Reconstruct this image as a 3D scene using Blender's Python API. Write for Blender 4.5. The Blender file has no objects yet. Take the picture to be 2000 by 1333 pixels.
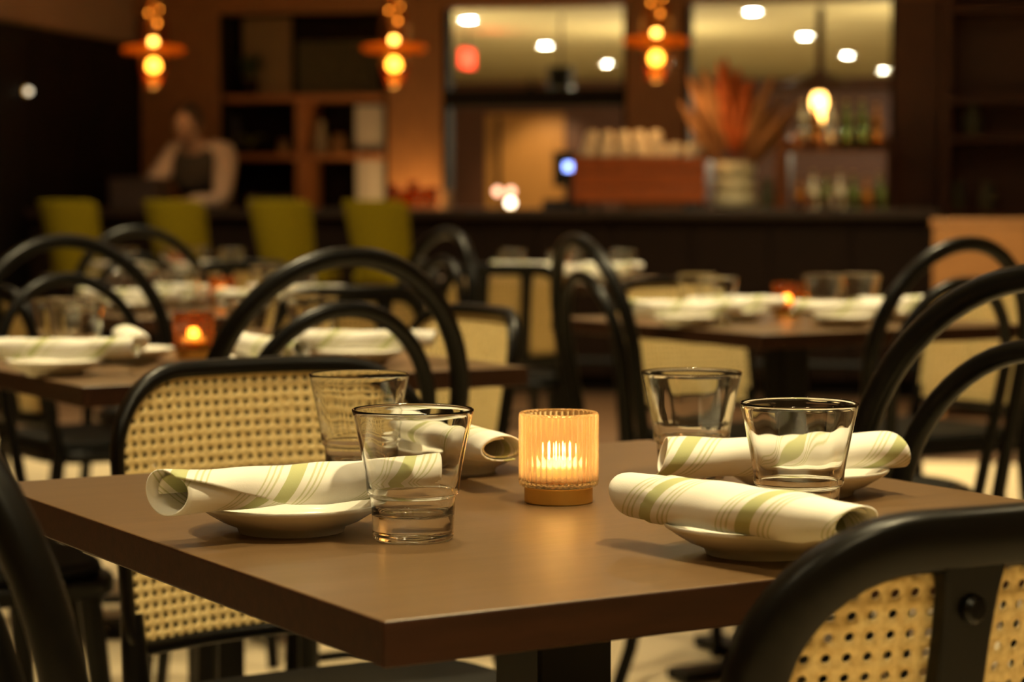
import bpy, bmesh, math, random
from mathutils import Vector, Matrix
R = math.radians
PI = math.pi
random.seed(7)
SC = bpy.context.scene
COL = SC.collection

# ------------------------------------------------------------------ camera, world, exposure, main lights
CAM_Z, FPX, HORIZON = 0.99, 4300.0, 400.0
PITCH = math.atan((666.5 - HORIZON) / FPX)
cam_data = bpy.data.cameras.new('camera')
cam = bpy.data.objects.new('camera', cam_data)
COL.objects.link(cam)
cam.location = (0, 0, CAM_Z)
cam.rotation_euler = (PI / 2 - PITCH, 0, 0)
cam_data.sensor_width = 36.0
cam_data.lens = FPX / 2000 * 36.0
cam_data.clip_end = 100
cam_data.dof.use_dof = True
cam_data.dof.focus_distance = 1.65
cam_data.dof.aperture_fstop = 6.5
SC.camera = cam

world = bpy.data.worlds.new('world')
SC.world = world
world.use_nodes = True
world.node_tree.nodes['Background'].inputs[0].default_value = (1.0, 0.75, 0.45, 1)
world.node_tree.nodes['Background'].inputs[1].default_value = 0.004

SC.view_settings.view_transform = 'Standard'
SC.view_settings.look = 'None'
SC.view_settings.gamma = 1.0
SC.view_settings.use_curve_mapping = False
SC.view_settings.exposure = 0.35
SC.cycles.max_bounces = 16
SC.cycles.transmission_bounces = 14
SC.cycles.transparent_max_bounces = 8
SC.cycles.caustics_reflective = False
SC.cycles.caustics_refractive = True
SC.cycles.blur_glossy = 0.3
SC.cycles.sample_clamp_indirect = 6.0
SC.cycles.use_denoising = True

WARM = (1.0, 0.81, 0.43)
# ceiling downlights of the dining room: (x, y, watts, radius of lens, cone degrees)
DOWNLIGHTS = [(0.10, 2.10, 80, 0.07, 75), (0.50, 1.20, 125, 0.07, 95), (-1.55, 1.10, 65, 0.07, 95), (1.60, 2.10, 90, 0.07, 95),
              (0.30, -0.4, 170, 0.07, 100), (-0.75, 3.60, 190, 0.07, 85), (0.85, 4.50, 160, 0.07, 85),
              (-0.75, 5.90, 130, 0.07, 85), (0.35, 7.30, 110, 0.07, 80),
              (-2.40, 10.0, 250, 0.07, 120), (-1.05, 9.6, 210, 0.07, 120), (0.85, 9.2, 420, 0.07, 120), (2.20, 8.7, 240, 0.07, 120)]
CEIL_Z = 2.9

# ------------------------------------------------------------------ bar-side frame (the bar runs askew to the camera)
BA = R(-13.3)
U = Vector((math.cos(BA), math.sin(BA), 0))
V = Vector((-math.sin(BA), math.cos(BA), 0))
B0 = Vector((0, 11.6, 0))


def bp(s, w, z=0.0):
    return B0 + U * s + V * w + Vector((0, 0, z))


def bs(px, w):
    k = (px - 1000.0) / FPX
    return (k * (B0.y + V.y * w) - V.x * w) / (U.x - U.y * k)


def bz(px, py, w):
    """height above the floor at the bar frame depth w"""
    y = bp(bs(px, w), w).y
    d = Vector((0, 1, -(py - 666.5) / FPX))
    c, s = math.cos(PITCH), math.sin(PITCH)
    return CAM_Z + (-s * d.y + c * d.z) / (c * d.y + s * d.z) * y


# ------------------------------------------------------------------ materials
def nodes_of(name):
    m = bpy.data.materials.new(name)
    m.use_nodes = True
    nt = m.node_tree
    return m, nt, nt.nodes['Principled BSDF']


def mat(name, col, rough=0.5, metal=0.0, spec=0.5, var=0.12, scale=18.0, stretch=(1, 1, 1), bump=0.0, bscale=60.0, coat=0.0, sheen=0.0):
    m, nt, b = nodes_of(name)
    tc = nt.nodes.new('ShaderNodeTexCoord')
    mp = nt.nodes.new('ShaderNodeMapping')
    mp.inputs['Scale'].default_value = stretch
    nt.links.new(tc.outputs['Object'], mp.inputs[0])
    n = nt.nodes.new('ShaderNodeTexNoise')
    n.inputs['Scale'].default_value = scale
    n.inputs['Detail'].default_value = 5
    nt.links.new(mp.outputs[0], n.inputs['Vector'])
    r = nt.nodes.new('ShaderNodeValToRGB')
    r.color_ramp.elements[0].position = 0.3
    r.color_ramp.elements[1].position = 0.7
    r.color_ramp.elements[0].color = tuple(c * (1 - var) for c in col) + (1,)
    r.color_ramp.elements[1].color = tuple(min(1, c * (1 + var)) for c in col) + (1,)
    nt.links.new(n.outputs['Fac'], r.inputs[0])
    nt.links.new(r.outputs[0], b.inputs['Base Color'])
    b.inputs['Roughness'].default_value = rough
    b.inputs['Metallic'].default_value = metal
    b.inputs['Specular IOR Level'].default_value = spec
    b.inputs['Coat Weight'].default_value = coat
    b.inputs['Sheen Weight'].default_value = sheen
    if bump:
        n2 = nt.nodes.new('ShaderNodeTexNoise')
        n2.inputs['Scale'].default_value = bscale
        n2.inputs['Detail'].default_value = 4
        nt.links.new(mp.outputs[0], n2.inputs['Vector'])
        bn = nt.nodes.new('ShaderNodeBump')
        bn.inputs['Strength'].default_value = bump
        bn.inputs['Distance'].default_value = 0.002
        nt.links.new(n2.outputs['Fac'], bn.inputs['Height'])
        nt.links.new(bn.outputs[0], b.inputs['Normal'])
    return m


def emit(name, col, strength):
    m, nt, b = nodes_of(name)
    b.inputs['Base Color'].default_value = col + (1,)
    b.inputs['Emission Color'].default_value = col + (1,)
    b.inputs['Emission Strength'].default_value = strength
    return m


def glass(name, col, rough=0.0, ior=1.5):
    m, nt, b = nodes_of(name)
    b.inputs['Base Color'].default_value = col + (1,)
    b.inputs['Transmission Weight'].default_value = 1.0
    b.inputs['Roughness'].default_value = rough
    b.inputs['IOR'].default_value = ior
    return m


def amber_glow_glass(name, col, mixf, rough=0.12):
    m, nt, b = nodes_of(name)
    b.inputs['Base Color'].default_value = col + (1,)
    b.inputs['Transmission Weight'].default_value = 1.0
    b.inputs['Roughness'].default_value = rough
    b.inputs['IOR'].default_value = 1.45
    t = nt.nodes.new('ShaderNodeBsdfTranslucent')
    t.inputs[0].default_value = col + (1,)
    mx = nt.nodes.new('ShaderNodeMixShader')
    mx.inputs[0].default_value = mixf
    nt.links.new(b.outputs[0], mx.inputs[1])
    nt.links.new(t.outputs[0], mx.inputs[2])
    nt.links.new(mx.outputs[0], nt.nodes['Material Output'].inputs[0])
    return m


M = {}
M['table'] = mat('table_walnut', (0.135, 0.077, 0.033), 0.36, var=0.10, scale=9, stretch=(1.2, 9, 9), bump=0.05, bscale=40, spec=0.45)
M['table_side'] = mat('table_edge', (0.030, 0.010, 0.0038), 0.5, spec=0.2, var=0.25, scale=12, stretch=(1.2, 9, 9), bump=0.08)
M['black'] = mat('black_lacquer', (0.003, 0.0026, 0.002), 0.33, spec=0.2, var=0.2, scale=30, bump=0.03)
M['iron'] = mat('black_iron', (0.003, 0.0027, 0.0024), 0.5, spec=0.25, var=0.2)
M['blackseat'] = mat('black_seat_pad', (0.007, 0.0065, 0.0055), 0.7, spec=0.2, var=0.2, bump=0.1, bscale=300)
M['porcelain'] = mat('porcelain', (0.80, 0.77, 0.69), 0.22, var=0.02, coat=0.3)
M['brass'] = mat('brass', (0.78, 0.50, 0.14), 0.42, metal=1.0, var=0.08, scale=40)
M['wax'] = mat('wax', (0.97, 0.90, 0.74), 0.5, var=0.02)
_b = M['wax'].node_tree.nodes['Principled BSDF']
_b.inputs['Subsurface Weight'].default_value = 1.0
_b.inputs['Subsurface Radius'].default_value = (0.02, 0.012, 0.006)
_b.inputs['Subsurface Scale'].default_value = 1.0
M['tin'] = mat('tin', (0.7, 0.68, 0.64), 0.3, metal=1.0, var=0.05)
M['wick'] = mat('wick', (0.05, 0.04, 0.03), 0.9)
M['flame'] = emit('flame', (1.0, 0.62, 0.22), 260.0)
M['glass'] = glass('clear_glass', (0.985, 0.99, 0.98))
M['amber_cup'] = amber_glow_glass('amber_ribbed_glass', (1.0, 0.755, 0.43), 0.04, 0.02)
M['amber_dark'] = amber_glow_glass('deep_amber_glass', (0.46, 0.17, 0.035), 0.012, 0.05)
M['floor'] = mat('pale_floor', (0.70, 0.57, 0.37), 0.42, var=0.07, scale=3, bump=0.03)
M['ceiling'] = mat('ceiling_plaster', (0.55, 0.48, 0.38), 0.9, var=0.03)
M['plaster_brown'] = mat('brown_plaster', (0.30, 0.19, 0.125), 0.9, var=0.05)
M['plaster'] = mat('warm_plaster', (0.42, 0.32, 0.22), 0.9, var=0.05)
M['darkfloor'] = mat('dark_floor_boards', (0.075, 0.036, 0.015), 0.5, var=0.3, scale=6, stretch=(1, 9, 1))  # floor tone with the dimness before the bar put into its colour
M['olive'] = mat('olive_plaster', (0.40, 0.335, 0.165), 0.9, var=0.05, scale=4)
M['darkwood'] = mat('dark_wood', (0.010, 0.004, 0.0018), 0.5, spec=0.12, var=0.3, scale=10, stretch=(6, 6, 1))
M['blackwood'] = mat('black_stained_wood', (0.006, 0.0035, 0.0025), 0.6, spec=0.15, var=0.3, scale=10, stretch=(6, 6, 1))
M['pillar'] = mat('oiled_oak', (0.27, 0.115, 0.038), 0.5, var=0.22, scale=10, stretch=(8, 8, 1))
M['shelfwood'] = mat('shelf_oak', (0.36, 0.135, 0.045), 0.5, var=0.2, scale=10, stretch=(1, 8, 8))
M['cabwood'] = mat('brown_cabinet_wood', (0.12, 0.042, 0.018), 0.5, var=0.2, scale=10, stretch=(1, 8, 8))
M['sidewood'] = mat('honey_oak', (0.27, 0.115, 0.032), 0.5, var=0.15, scale=8, stretch=(1, 6, 6))
M['countertop'] = mat('dark_countertop', (0.020, 0.009, 0.005), 0.35, var=0.2)
M['green'] = mat('green_velvet', (0.15, 0.108, 0.003), 0.9, spec=0.08, var=0.08, scale=60)
M['terracotta'] = mat('terracotta_lacquer', (0.40, 0.085, 0.012), 0.4, var=0.12)
M['steel'] = mat('steel', (0.55, 0.52, 0.48), 0.25, metal=1.0, var=0.05)
M['copper'] = mat('copper', (0.85, 0.42, 0.22), 0.25, metal=1.0, var=0.05)
M['cup'] = mat('cup_glaze', (0.72, 0.60, 0.42), 0.3, var=0.05)
M['vase'] = mat('cream_vase', (0.78, 0.70, 0.46), 0.5, var=0.05)
M['rust'] = mat('rust_leaf', (0.62, 0.15, 0.03), 0.8, var=0.3)
M['tan'] = mat('tan_leaf', (0.52, 0.26, 0.10), 0.8, var=0.3)
M['leaf'] = mat('leaf_green', (0.045, 0.065, 0.02), 0.6, var=0.3)
M['leaflight'] = mat('leaf_yellow_green', (0.20, 0.20, 0.03), 0.6, var=0.3)
M['card'] = mat('white_card', (0.46, 0.41, 0.38), 0.7, var=0.02)
M['beige'] = mat('beige_board', (0.30, 0.20, 0.10), 0.8, var=0.05)
M['shutter'] = mat('olive_board', (0.085, 0.070, 0.028), 0.7, var=0.1)
M['plastic'] = mat('black_plastic', (0.012, 0.012, 0.012), 0.4, var=0.05)
M['boxbrown'] = mat('brown_box', (0.045, 0.020, 0.012), 0.6, var=0.1)
M['skin'] = mat('skin', (0.42, 0.25, 0.17), 0.55, var=0.05)
M['shirt'] = mat('shirt_cloth', (0.60, 0.48, 0.40), 0.8, var=0.04)
M['vest'] = mat('vest_cloth', (0.055, 0.045, 0.035), 0.85, var=0.1)
M['trousers'] = mat('trouser_cloth', (0.02, 0.02, 0.022), 0.85)
M['hair'] = mat('hair', (0.035, 0.018, 0.01), 0.6, var=0.2)
M['lips'] = mat('lips', (0.30, 0.11, 0.08), 0.5)
M['eye'] = mat('eye', (0.03, 0.02, 0.015), 0.3)
M['bulb'] = emit('warm_bulb', (1.0, 0.50, 0.12), 10.0)
M['bulb_hot'] = emit('hot_bulb', (1.0, 0.66, 0.28), 130.0)
M['lens'] = emit('downlight_lens', (1.0, 0.90, 0.66), 45.0)
M['exit_red'] = emit('exit_red', (1.0, 0.06, 0.025), 2.2)
M['screen_blue'] = emit('screen_blue', (0.25, 0.36, 1.0), 5.0)
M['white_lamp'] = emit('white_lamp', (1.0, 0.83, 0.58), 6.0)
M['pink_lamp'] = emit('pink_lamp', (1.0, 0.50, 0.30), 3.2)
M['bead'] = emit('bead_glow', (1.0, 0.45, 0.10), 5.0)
M['led'] = emit('led_strip', (1.0, 0.55, 0.18), 6.0)
M['bottle_green'] = glass('green_bottle', (0.20, 0.30, 0.10), 0.05)
M['bottle_amber'] = glass('amber_bottle', (0.55, 0.24, 0.05), 0.05)
M['bottle_clear'] = glass('clear_bottle', (0.85, 0.86, 0.80), 0.05)
M['sage'] = mat('sage_glaze', (0.16, 0.16, 0.09), 0.35, var=0.08)
M['ochre'] = mat('ochre_glaze', (0.44, 0.25, 0.10), 0.4, var=0.08)
M['cream'] = mat('cream_glaze', (0.46, 0.38, 0.24), 0.4, var=0.05)
M['door'] = mat('amber_door', (0.55, 0.26, 0.06), 0.5, var=0.12, scale=6, stretch=(6, 6, 1))


def cane_material():
    m, nt, b = nodes_of('woven_cane')
    tc = nt.nodes.new('ShaderNodeTexCoord')
    n = nt.nodes.new('ShaderNodeTexNoise')
    n.inputs['Scale'].default_value = 190
    n.inputs['Detail'].default_value = 4
    nt.links.new(tc.outputs['Object'], n.inputs['Vector'])
    r = nt.nodes.new('ShaderNodeValToRGB')
    r.color_ramp.elements[0].position = 0.32
    r.color_ramp.elements[1].position = 0.68
    r.color_ramp.elements[0].color = (0.63, 0.44, 0.17, 1)
    r.color_ramp.elements[1].color = (0.88, 0.69, 0.32, 1)
    nt.links.new(n.outputs['Fac'], r.inputs[0])
    # fine strand relief across and along
    h = None
    for ax in ('X', 'Z'):
        w = nt.nodes.new('ShaderNodeTexWave')
        w.bands_direction = ax
        w.inputs['Scale'].default_value = 420
        w.inputs['Distortion'].default_value = 0.4
        nt.links.new(tc.outputs['Object'], w.inputs['Vector'])
        if h is None:
            h = w.outputs['Fac']
        else:
            a = nt.nodes.new('ShaderNodeMath')
            a.operation = 'MAXIMUM'
            nt.links.new(h, a.inputs[0])
            nt.links.new(w.outputs['Fac'], a.inputs[1])
            h = a.outputs[0]
    bn = nt.nodes.new('ShaderNodeBump')
    bn.inputs['Strength'].default_value = 0.15
    bn.inputs['Distance'].default_value = 0.001
    nt.links.new(h, bn.inputs['Height'])
    nt.links.new(bn.outputs[0], b.inputs['Normal'])
    nt.links.new(r.outputs[0], b.inputs['Base Color'])
    b.inputs['Roughness'].default_value = 0.5
    return m


M['cane'] = cane_material()


def napkin_material():
    m, nt, b = nodes_of('striped_napkin')
    uv = nt.nodes.new('ShaderNodeUVMap')
    sep = nt.nodes.new('ShaderNodeSeparateXYZ')
    nt.links.new(uv.outputs[0], sep.inputs[0])
    nz = nt.nodes.new('ShaderNodeTexNoise')
    nz.inputs['Scale'].default_value = 25
    tc = nt.nodes.new('ShaderNodeTexCoord')
    nt.links.new(tc.outputs['Object'], nz.inputs['Vector'])
    mul = nt.nodes.new('ShaderNodeMath')
    mul.operation = 'MULTIPLY_ADD'
    nt.links.new(nz.outputs['Fac'], mul.inputs[0])
    mul.inputs[1].default_value = 0.02
    nt.links.new(sep.outputs['X'], mul.inputs[2])
    fr = nt.nodes.new('ShaderNodeMath')
    fr.operation = 'FRACT'
    nt.links.new(mul.outputs[0], fr.inputs[0])
    rp = nt.nodes.new('ShaderNodeValToRGB')
    cr = rp.color_ramp
    cr.interpolation = 'CONSTANT'
    white = (0.88, 0.85, 0.78, 1)
    green = (0.50, 0.52, 0.25, 1)
    pale = (0.62, 0.62, 0.40, 1)
    stops = [(0.0, white)]
    for a, w_, c in ((0.06, 0.018, pale), (0.11, 0.018, pale), (0.16, 0.018, pale), (0.25, 0.14, green),
                     (0.46, 0.018, pale), (0.51, 0.018, pale), (0.56, 0.018, pale)):
        stops += [(a, c), (a + w_, white)]
    cr.elements[0].position, cr.elements[0].color = stops[0]
    cr.elements[1].position, cr.elements[1].color = stops[1]
    for p, c in stops[2:]:
        e = cr.elements.new(p)
        e.color = c
    nt.links.new(fr.outputs[0], rp.inputs[0])
    nt.links.new(rp.outputs[0], b.inputs['Base Color'])
    b.inputs['Roughness'].default_value = 0.85
    b.inputs['Sheen Weight'].default_value = 0.1
    wv = nt.nodes.new('ShaderNodeTexNoise')
    wv.inputs['Scale'].default_value = 900
    nt.links.new(tc.outputs['Object'], wv.inputs['Vector'])
    bn = nt.nodes.new('ShaderNodeBump')
    bn.inputs['Strength'].default_value = 0.15
    bn.inputs['Distance'].default_value = 0.0006
    nt.links.new(wv.outputs['Fac'], bn.inputs['Height'])
    nt.links.new(bn.outputs[0], b.inputs['Normal'])
    return m


M['napkin'] = napkin_material()


# ------------------------------------------------------------------ mesh builder
class MB:
    def __init__(self):
        self.v, self.f, self.uv = [], [], None

    def box(self, x0, x1, y0, y1, z0, z1):
        n = len(self.v)
        self.v += [(x0, y0, z0), (x1, y0, z0), (x1, y1, z0), (x0, y1, z0), (x0, y0, z1), (x1, y0, z1), (x1, y1, z1), (x0, y1, z1)]
        self.f += [tuple(n + i for i in q) for q in ((0, 3, 2, 1), (4, 5, 6, 7), (0, 1, 5, 4), (1, 2, 6, 5), (2, 3, 7, 6), (3, 0, 4, 7))]
        return self

    def tube(self, pts, rad, seg=12, closed=False, caps=True):
        pts = [Vector(p) for p in pts]
        N = len(pts)
        rads = rad if isinstance(rad, (list, tuple)) else [rad] * N
        tang = []
        for i in range(N):
            if closed:
                t = pts[(i + 1) % N] - pts[i - 1]
            else:
                t = pts[min(i + 1, N - 1)] - pts[max(i - 1, 0)]
            tang.append(t.normalized())
        up = Vector((0, 0, 1)) if abs(tang[0].z) < 0.9 else Vector((1, 0, 0))
        nrm = (up - tang[0] * up.dot(tang[0])).normalized()
        base = len(self.v)
        for i in range(N):
            t = tang[i]
            nrm = (nrm - t * nrm.dot(t)).normalized()
            bi = t.cross(nrm)
            for k in range(seg):
                a = 2 * PI * k / seg
                self.v.append(tuple(pts[i] + (nrm * math.cos(a) + bi * math.sin(a)) * rads[i]))
        rings = N if closed else N - 1
        for i in range(rings):
            j = (i + 1) % N
            for k in range(seg):
                l = (k + 1) % seg
                self.f.append((base + i * seg + k, base + i * seg + l, base + j * seg + l, base + j * seg + k))
        if caps and not closed:
            self.f.append(tuple(base + k for k in range(seg))[::-1])
            self.f.append(tuple(base + (N - 1) * seg + k for k in range(seg)))
        return self

    def lathe(self, prof, seg=32, c=(0, 0, 0), rfun=None, closed=False):
        """prof: list of (r, z); r == 0 makes a pole; rfun(i, angle, r) changes a radius"""
        base = len(self.v)
        rows = []
        for i, (r, z) in enumerate(prof):
            if r <= 1e-7:
                rows.append([len(self.v)])
                self.v.append((c[0], c[1], c[2] + z))
            else:
                row = []
                for k in range(seg):
                    a = 2 * PI * k / seg
                    rr = rfun(i, a, r) if rfun else r
                    row.append(len(self.v))
                    self.v.append((c[0] + rr * math.cos(a), c[1] + rr * math.sin(a), c[2] + z))
                rows.append(row)
        n = len(rows)
        for i in range(n if closed else n - 1):
            A, B = rows[i], rows[(i + 1) % n]
            for k in range(seg):
                l = (k + 1) % seg
                if len(A) == 1 and len(B) == 1:
                    continue
                if len(A) == 1:
                    self.f.append((A[0], B[l], B[k]))
                elif len(B) == 1:
                    self.f.append((A[k], A[l], B[0]))
                else:
                    self.f.append((A[k], A[l], B[l], B[k]))
        return self

    def ball(self, c, rx, ry=None, rz=None, seg=16, rings=10):
        ry = ry or rx
        rz = rz or rx
        base = len(self.v)
        self.lathe([(math.sin(PI * i / rings), -math.cos(PI * i / rings)) for i in range(rings + 1)], seg)
        for i in range(base, len(self.v)):
            x, y, z = self.v[i]
            self.v[i] = (c[0] + x * rx, c[1] + y * ry, c[2] + z * rz)
        return self

    def prism(self, outline, z0, z1):
        n = len(self.v)
        N = len(outline)
        self.v += [(x, y, z0) for x, y in outline] + [(x, y, z1) for x, y in outline]
        self.f.append(tuple(n + i for i in range(N))[::-1])
        self.f.append(tuple(n + N + i for i in range(N)))
        for i in range(N):
            j = (i + 1) % N
            self.f.append((n + i, n + j, n + N + j, n + N + i))
        return self

    def xform(self, mtx, start=0):
        for i in range(start, len(self.v)):
            self.v[i] = tuple(mtx @ Vector(self.v[i]))
        return self

    def build(self, name, material, parent=None, bevel=0.0, smooth=True, angle=40):
        me = bpy.data.meshes.new(name)
        me.from_pydata(self.v, [], self.f)
        me.materials.append(material)
        bm = bmesh.new()
        bm.from_mesh(me)
        bmesh.ops.recalc_face_normals(bm, faces=bm.faces)
        for fa in bm.faces:
            fa.smooth = smooth
        if smooth:
            for e in bm.edges:
                if len(e.link_faces) == 2 and e.calc_face_angle(0) > R(angle):
                    e.smooth = False
        bm.to_mesh(me)
        bm.free()
        if self.uv:
            lay = me.uv_layers.new(name='UVMap')
            for lp in me.loops:
                lay.data[lp.index].uv = self.uv[lp.vertex_index]
        o = bpy.data.objects.new(name, me)
        COL.objects.link(o)
        if parent:
            o.parent = parent
        if bevel:
            bv = o.modifiers.new('bevel', 'BEVEL')
            bv.width = bevel
            bv.segments = 2
            bv.limit_method = 'ANGLE'
            bv.angle_limit = R(50)
        return o


def tag(o, label, cat, group=None, kind=None):
    o['label'] = label
    o['category'] = cat
    if group:
        o['group'] = group
    if kind:
        o['kind'] = kind
    return o


def thing(name, label, cat, loc=(0, 0, 0), rz=0.0, group=None):
    o = bpy.data.objects.new(name, None)
    COL.objects.link(o)
    o.empty_display_size = 0.05
    o.location = loc
    o.rotation_euler = (0, 0, rz)
    return tag(o, label, cat, group)


def dup(root, loc, rz, label, group=None, tilt=None):
    r = root.copy()
    COL.objects.link(r)
    r.location = loc
    r.rotation_euler = (tilt or (0, 0))[0], (tilt or (0, 0))[1], rz
    r['label'] = label
    if group:
        r['group'] = group
    for ch in list(root.children):
        c = ch.copy()
        COL.objects.link(c)
        c.parent = r
        for g in list(ch.children):
            d = g.copy()
            COL.objects.link(d)
            d.parent = c
    return r


def struct(o):
    o['kind'] = 'structure'
    return o


def lamp(name, kind, loc, power, col, radius=0.05, parent=None, rot=None, cone=None, blend=0.6, size=None):
    l = bpy.data.lights.new(name, kind)
    l.energy = power
    l.color = col
    if kind in ('POINT', 'SPOT'):
        l.shadow_soft_size = radius
    if kind == 'SPOT':
        l.spot_size = R(cone)
        l.spot_blend = blend
    if kind == 'AREA' and size:
        l.shape = 'RECTANGLE'
        l.size, l.size_y = size
    o = bpy.data.objects.new(name, l)
    COL.objects.link(o)
    o.location = loc
    if rot:
        o.rotation_euler = rot
    if parent:
        o.parent = parent
    return o


ORD4 = ['leftmost', 'second from left', 'third from left', 'rightmost']


BARM = Matrix.Translation(B0) @ Matrix.Rotation(BA, 4, 'Z')


def bar_struct(name, boxes, material, bevel=0.0, parent=None):
    m = MB()
    for b in boxes:
        m.box(*b)
    m.xform(BARM)
    o = m.build(name, material, parent, bevel=bevel, smooth=False)
    if not parent:
        struct(o)
    return o


# ------------------------------------------------------------------ room shell
SL, SR, WB, WF = -2.845, 5.6, -13.6, 2.0          # left / right wall, wall behind camera, back bar wall
FAR_W = 15.3
floor = bar_struct('floor', [(SL - 2, SR + 4.0, WB - 0.2, FAR_W + 2.6, -0.12, 0.0)], M['floor'])
ceiling = bar_struct('ceiling', [(SL - 0.2, SR + 0.2, WB - 0.2, WF + 0.3, CEIL_Z, CEIL_Z + 0.12)], M['ceiling'])
wl = bar_struct('wall_left', [(SL - 0.2, SL, WB, WF + 0.3, 0, CEIL_Z)], M['plaster_brown'])
for k in range(12):                                   # tall dark boards clad the lower wall
    w1 = WF - 0.02 - k * 0.45
    bar_struct('panel', [(SL, SL + 0.03, w1 - 0.44, w1, 0.0, 1.95)], M['blackwood'], 0.004, wl)
bar_struct('cap_rail', [(SL, SL + 0.045, WF - 5.5, WF - 0.01, 1.95, 1.99)], M['blackwood'], 0.004, wl)
bar_struct('wall_right', [(SR, SR + 0.2, WB, WF + 0.3, 0, CEIL_Z)], M['plaster'])
bar_struct('wall_rear', [(SL, SR, WB - 0.2, WB, 0, CEIL_Z)], M['plaster'])

w0 = 1.7                                             # front face of the back bar wall
PD = w0 + 0.14                                       # rear face of the pillars
xs = {k: bs(k, w0) for k in (262, 430, 758, 864, 1222, 1334, 1742, 1832)}
wb = bar_struct('wall_back', [(SL, SR, w0, PD, bz(1000, 14, w0), CEIL_Z)], M['pillar'])
bar_struct('pillar', [(SL + 0.05, xs[430], w0, WF + 0.09, 0, bz(1000, 14, w0))], M['pillar'], 0.004, wb)
bar_struct('pillar', [(xs[758], xs[864], w0, PD, 0, bz(1000, 14, w0))], M['pillar'], 0.004, wb)
bar_struct('pillar', [(xs[1222], xs[1334], w0, PD, 0, bz(1000, 14, w0))], M['pillar'], 0.004, wb)
bar_struct('pillar', [(xs[1742], xs[1832], w0, PD, 0, bz(1000, 14, w0))], M['cabwood'], 0.004, wb)
bar_struct('panel', [(xs[1742] + 0.08, SR, PD + 0.001, PD + 0.16, 0, bz(1000, 14, w0))], M['cabwood'], 0, wb)
bar_struct('panel', [(SL, xs[758] - 0.02, WF + 0.1, WF + 0.3, 0, CEIL_Z)], M['darkwood'], 0, wb)
# black frames set into the two openings
for a, b in ((864, 1222), (1334, 1742)):
    bar_struct('opening_frame', [(xs[a], xs[a] + 0.03, w0 + 0.01, PD + 0.01, 0.0, bz(1000, 14, w0)),
                                 (xs[b] - 0.02, xs[b], w0 + 0.01, PD + 0.01, 0.0, bz(1000, 14, w0))], M['blackwood'], 0, wb)
bar_struct('transom', [(xs[864] + 0.03, xs[1222] - 0.02, w0 + 0.02, w0 + 0.13, bz(1040, 208, w0), bz(1040, 174, w0))], M['blackwood'], 0.004, wb)
bar_struct('mullion', [(bs(1588, w0), bs(1602, w0), w0 + 0.08, w0 + 0.12, bz(1590, 168, w0), bz(1590, 14, w0))], M['cabwood'], 0, wb)
bar_struct('transom', [(bs(1500, w0), xs[1742] - 0.02, w0 + 0.02, w0 + 0.12, bz(1640, 178, w0), bz(1640, 164, w0))], M['cabwood'], 0.003, wb)

# adjoining room seen through the openings
AC = 2.5
bar_struct('ceiling', [(SL - 2, SR + 4, WF + 0.3, FAR_W + 0.2, AC, AC + 0.1)], M['olive'])
dx0, dx1 = bs(950, FAR_W), bs(1102, FAR_W)
DZ = bz(1025, 222, FAR_W)
bar_struct('wall_far', [(SL - 2, dx0, FAR_W, FAR_W + 0.2, 0, AC), (dx1, SR + 4, FAR_W, FAR_W + 0.2, 0, AC), (dx0, dx1, FAR_W, FAR_W + 0.2, DZ, AC)], M['cabwood'])
bar_struct('wall_side', [(SL - 2.2, SL - 2, WF + 0.3, FAR_W + 0.2, 0, AC)], M['olive'])
bar_struct('wall_side', [(SR + 4, SR + 4.2, WF + 0.3, FAR_W + 0.2, 0, AC)], M['olive'])
d1 = bar_struct('door_1', [(dx0 + 0.17, dx1 - 0.02, FAR_W + 0.04, FAR_W + 0.09, 0.01, DZ - 0.03)], M['door'], 0.005)
bar_struct('door_frame', [(dx0, dx0 + 0.10, FAR_W - 0.02, FAR_W + 0.12, 0, DZ), (dx1 - 0.02, dx1, FAR_W - 0.02, FAR_W + 0.12, 0, DZ),
                          (dx0, dx1, FAR_W - 0.02, FAR_W + 0.12, DZ - 0.03, DZ)], M['door'], 0.004, d1)
bar_struct('door_handle', [(dx0 + 0.22, dx0 + 0.34, FAR_W + 0.0, FAR_W + 0.04, 1.02, 1.045)], M['brass'], 0.004, d1)


# ------------------------------------------------------------------ ceiling lights
def make_downlight():
    t = thing('ceiling_downlight', '', 'ceiling light')
    MB().lathe([(0.062, 0.0), (0.085, 0.0), (0.085, -0.006), (0.075, -0.010), (0.062, -0.004)], 32, closed=True).build('trim_ring', M['porcelain'], t)
    MB().lathe([(0, -0.003), (0.064, -0.003), (0.064, -0.0005), (0, -0.0005)], 32).build('lens', M['lens'], t)
    return t


dl0 = make_downlight()
names = ['front table', 'right front chair back', 'front left corner of the dining room', 'hoop chair at the right edge', 'spot behind the viewer', 'second table on the left', 'right middle table', 'third table on the left', 'table before the bar', 'leftmost green stool', 'third green stool', 'floor before the espresso machine', 'oak sideboard']
for i, (x, y, p, rad, cone) in enumerate(DOWNLIGHTS):
    lab = 'round recessed ceiling downlight above the ' + names[i]
    if i == 0:
        o = dl0
        o.location = (x, y, CEIL_Z)
        o['label'] = lab
        o['group'] = 'dining room downlights'
    else:
        o = dup(dl0, (x, y, CEIL_Z), 0, lab, 'dining room downlights')
    lamp('downlight_spot', 'SPOT', (0, 0, -0.012), p, WARM, rad, o, (0, 0, 0), cone, 0.7)

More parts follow.
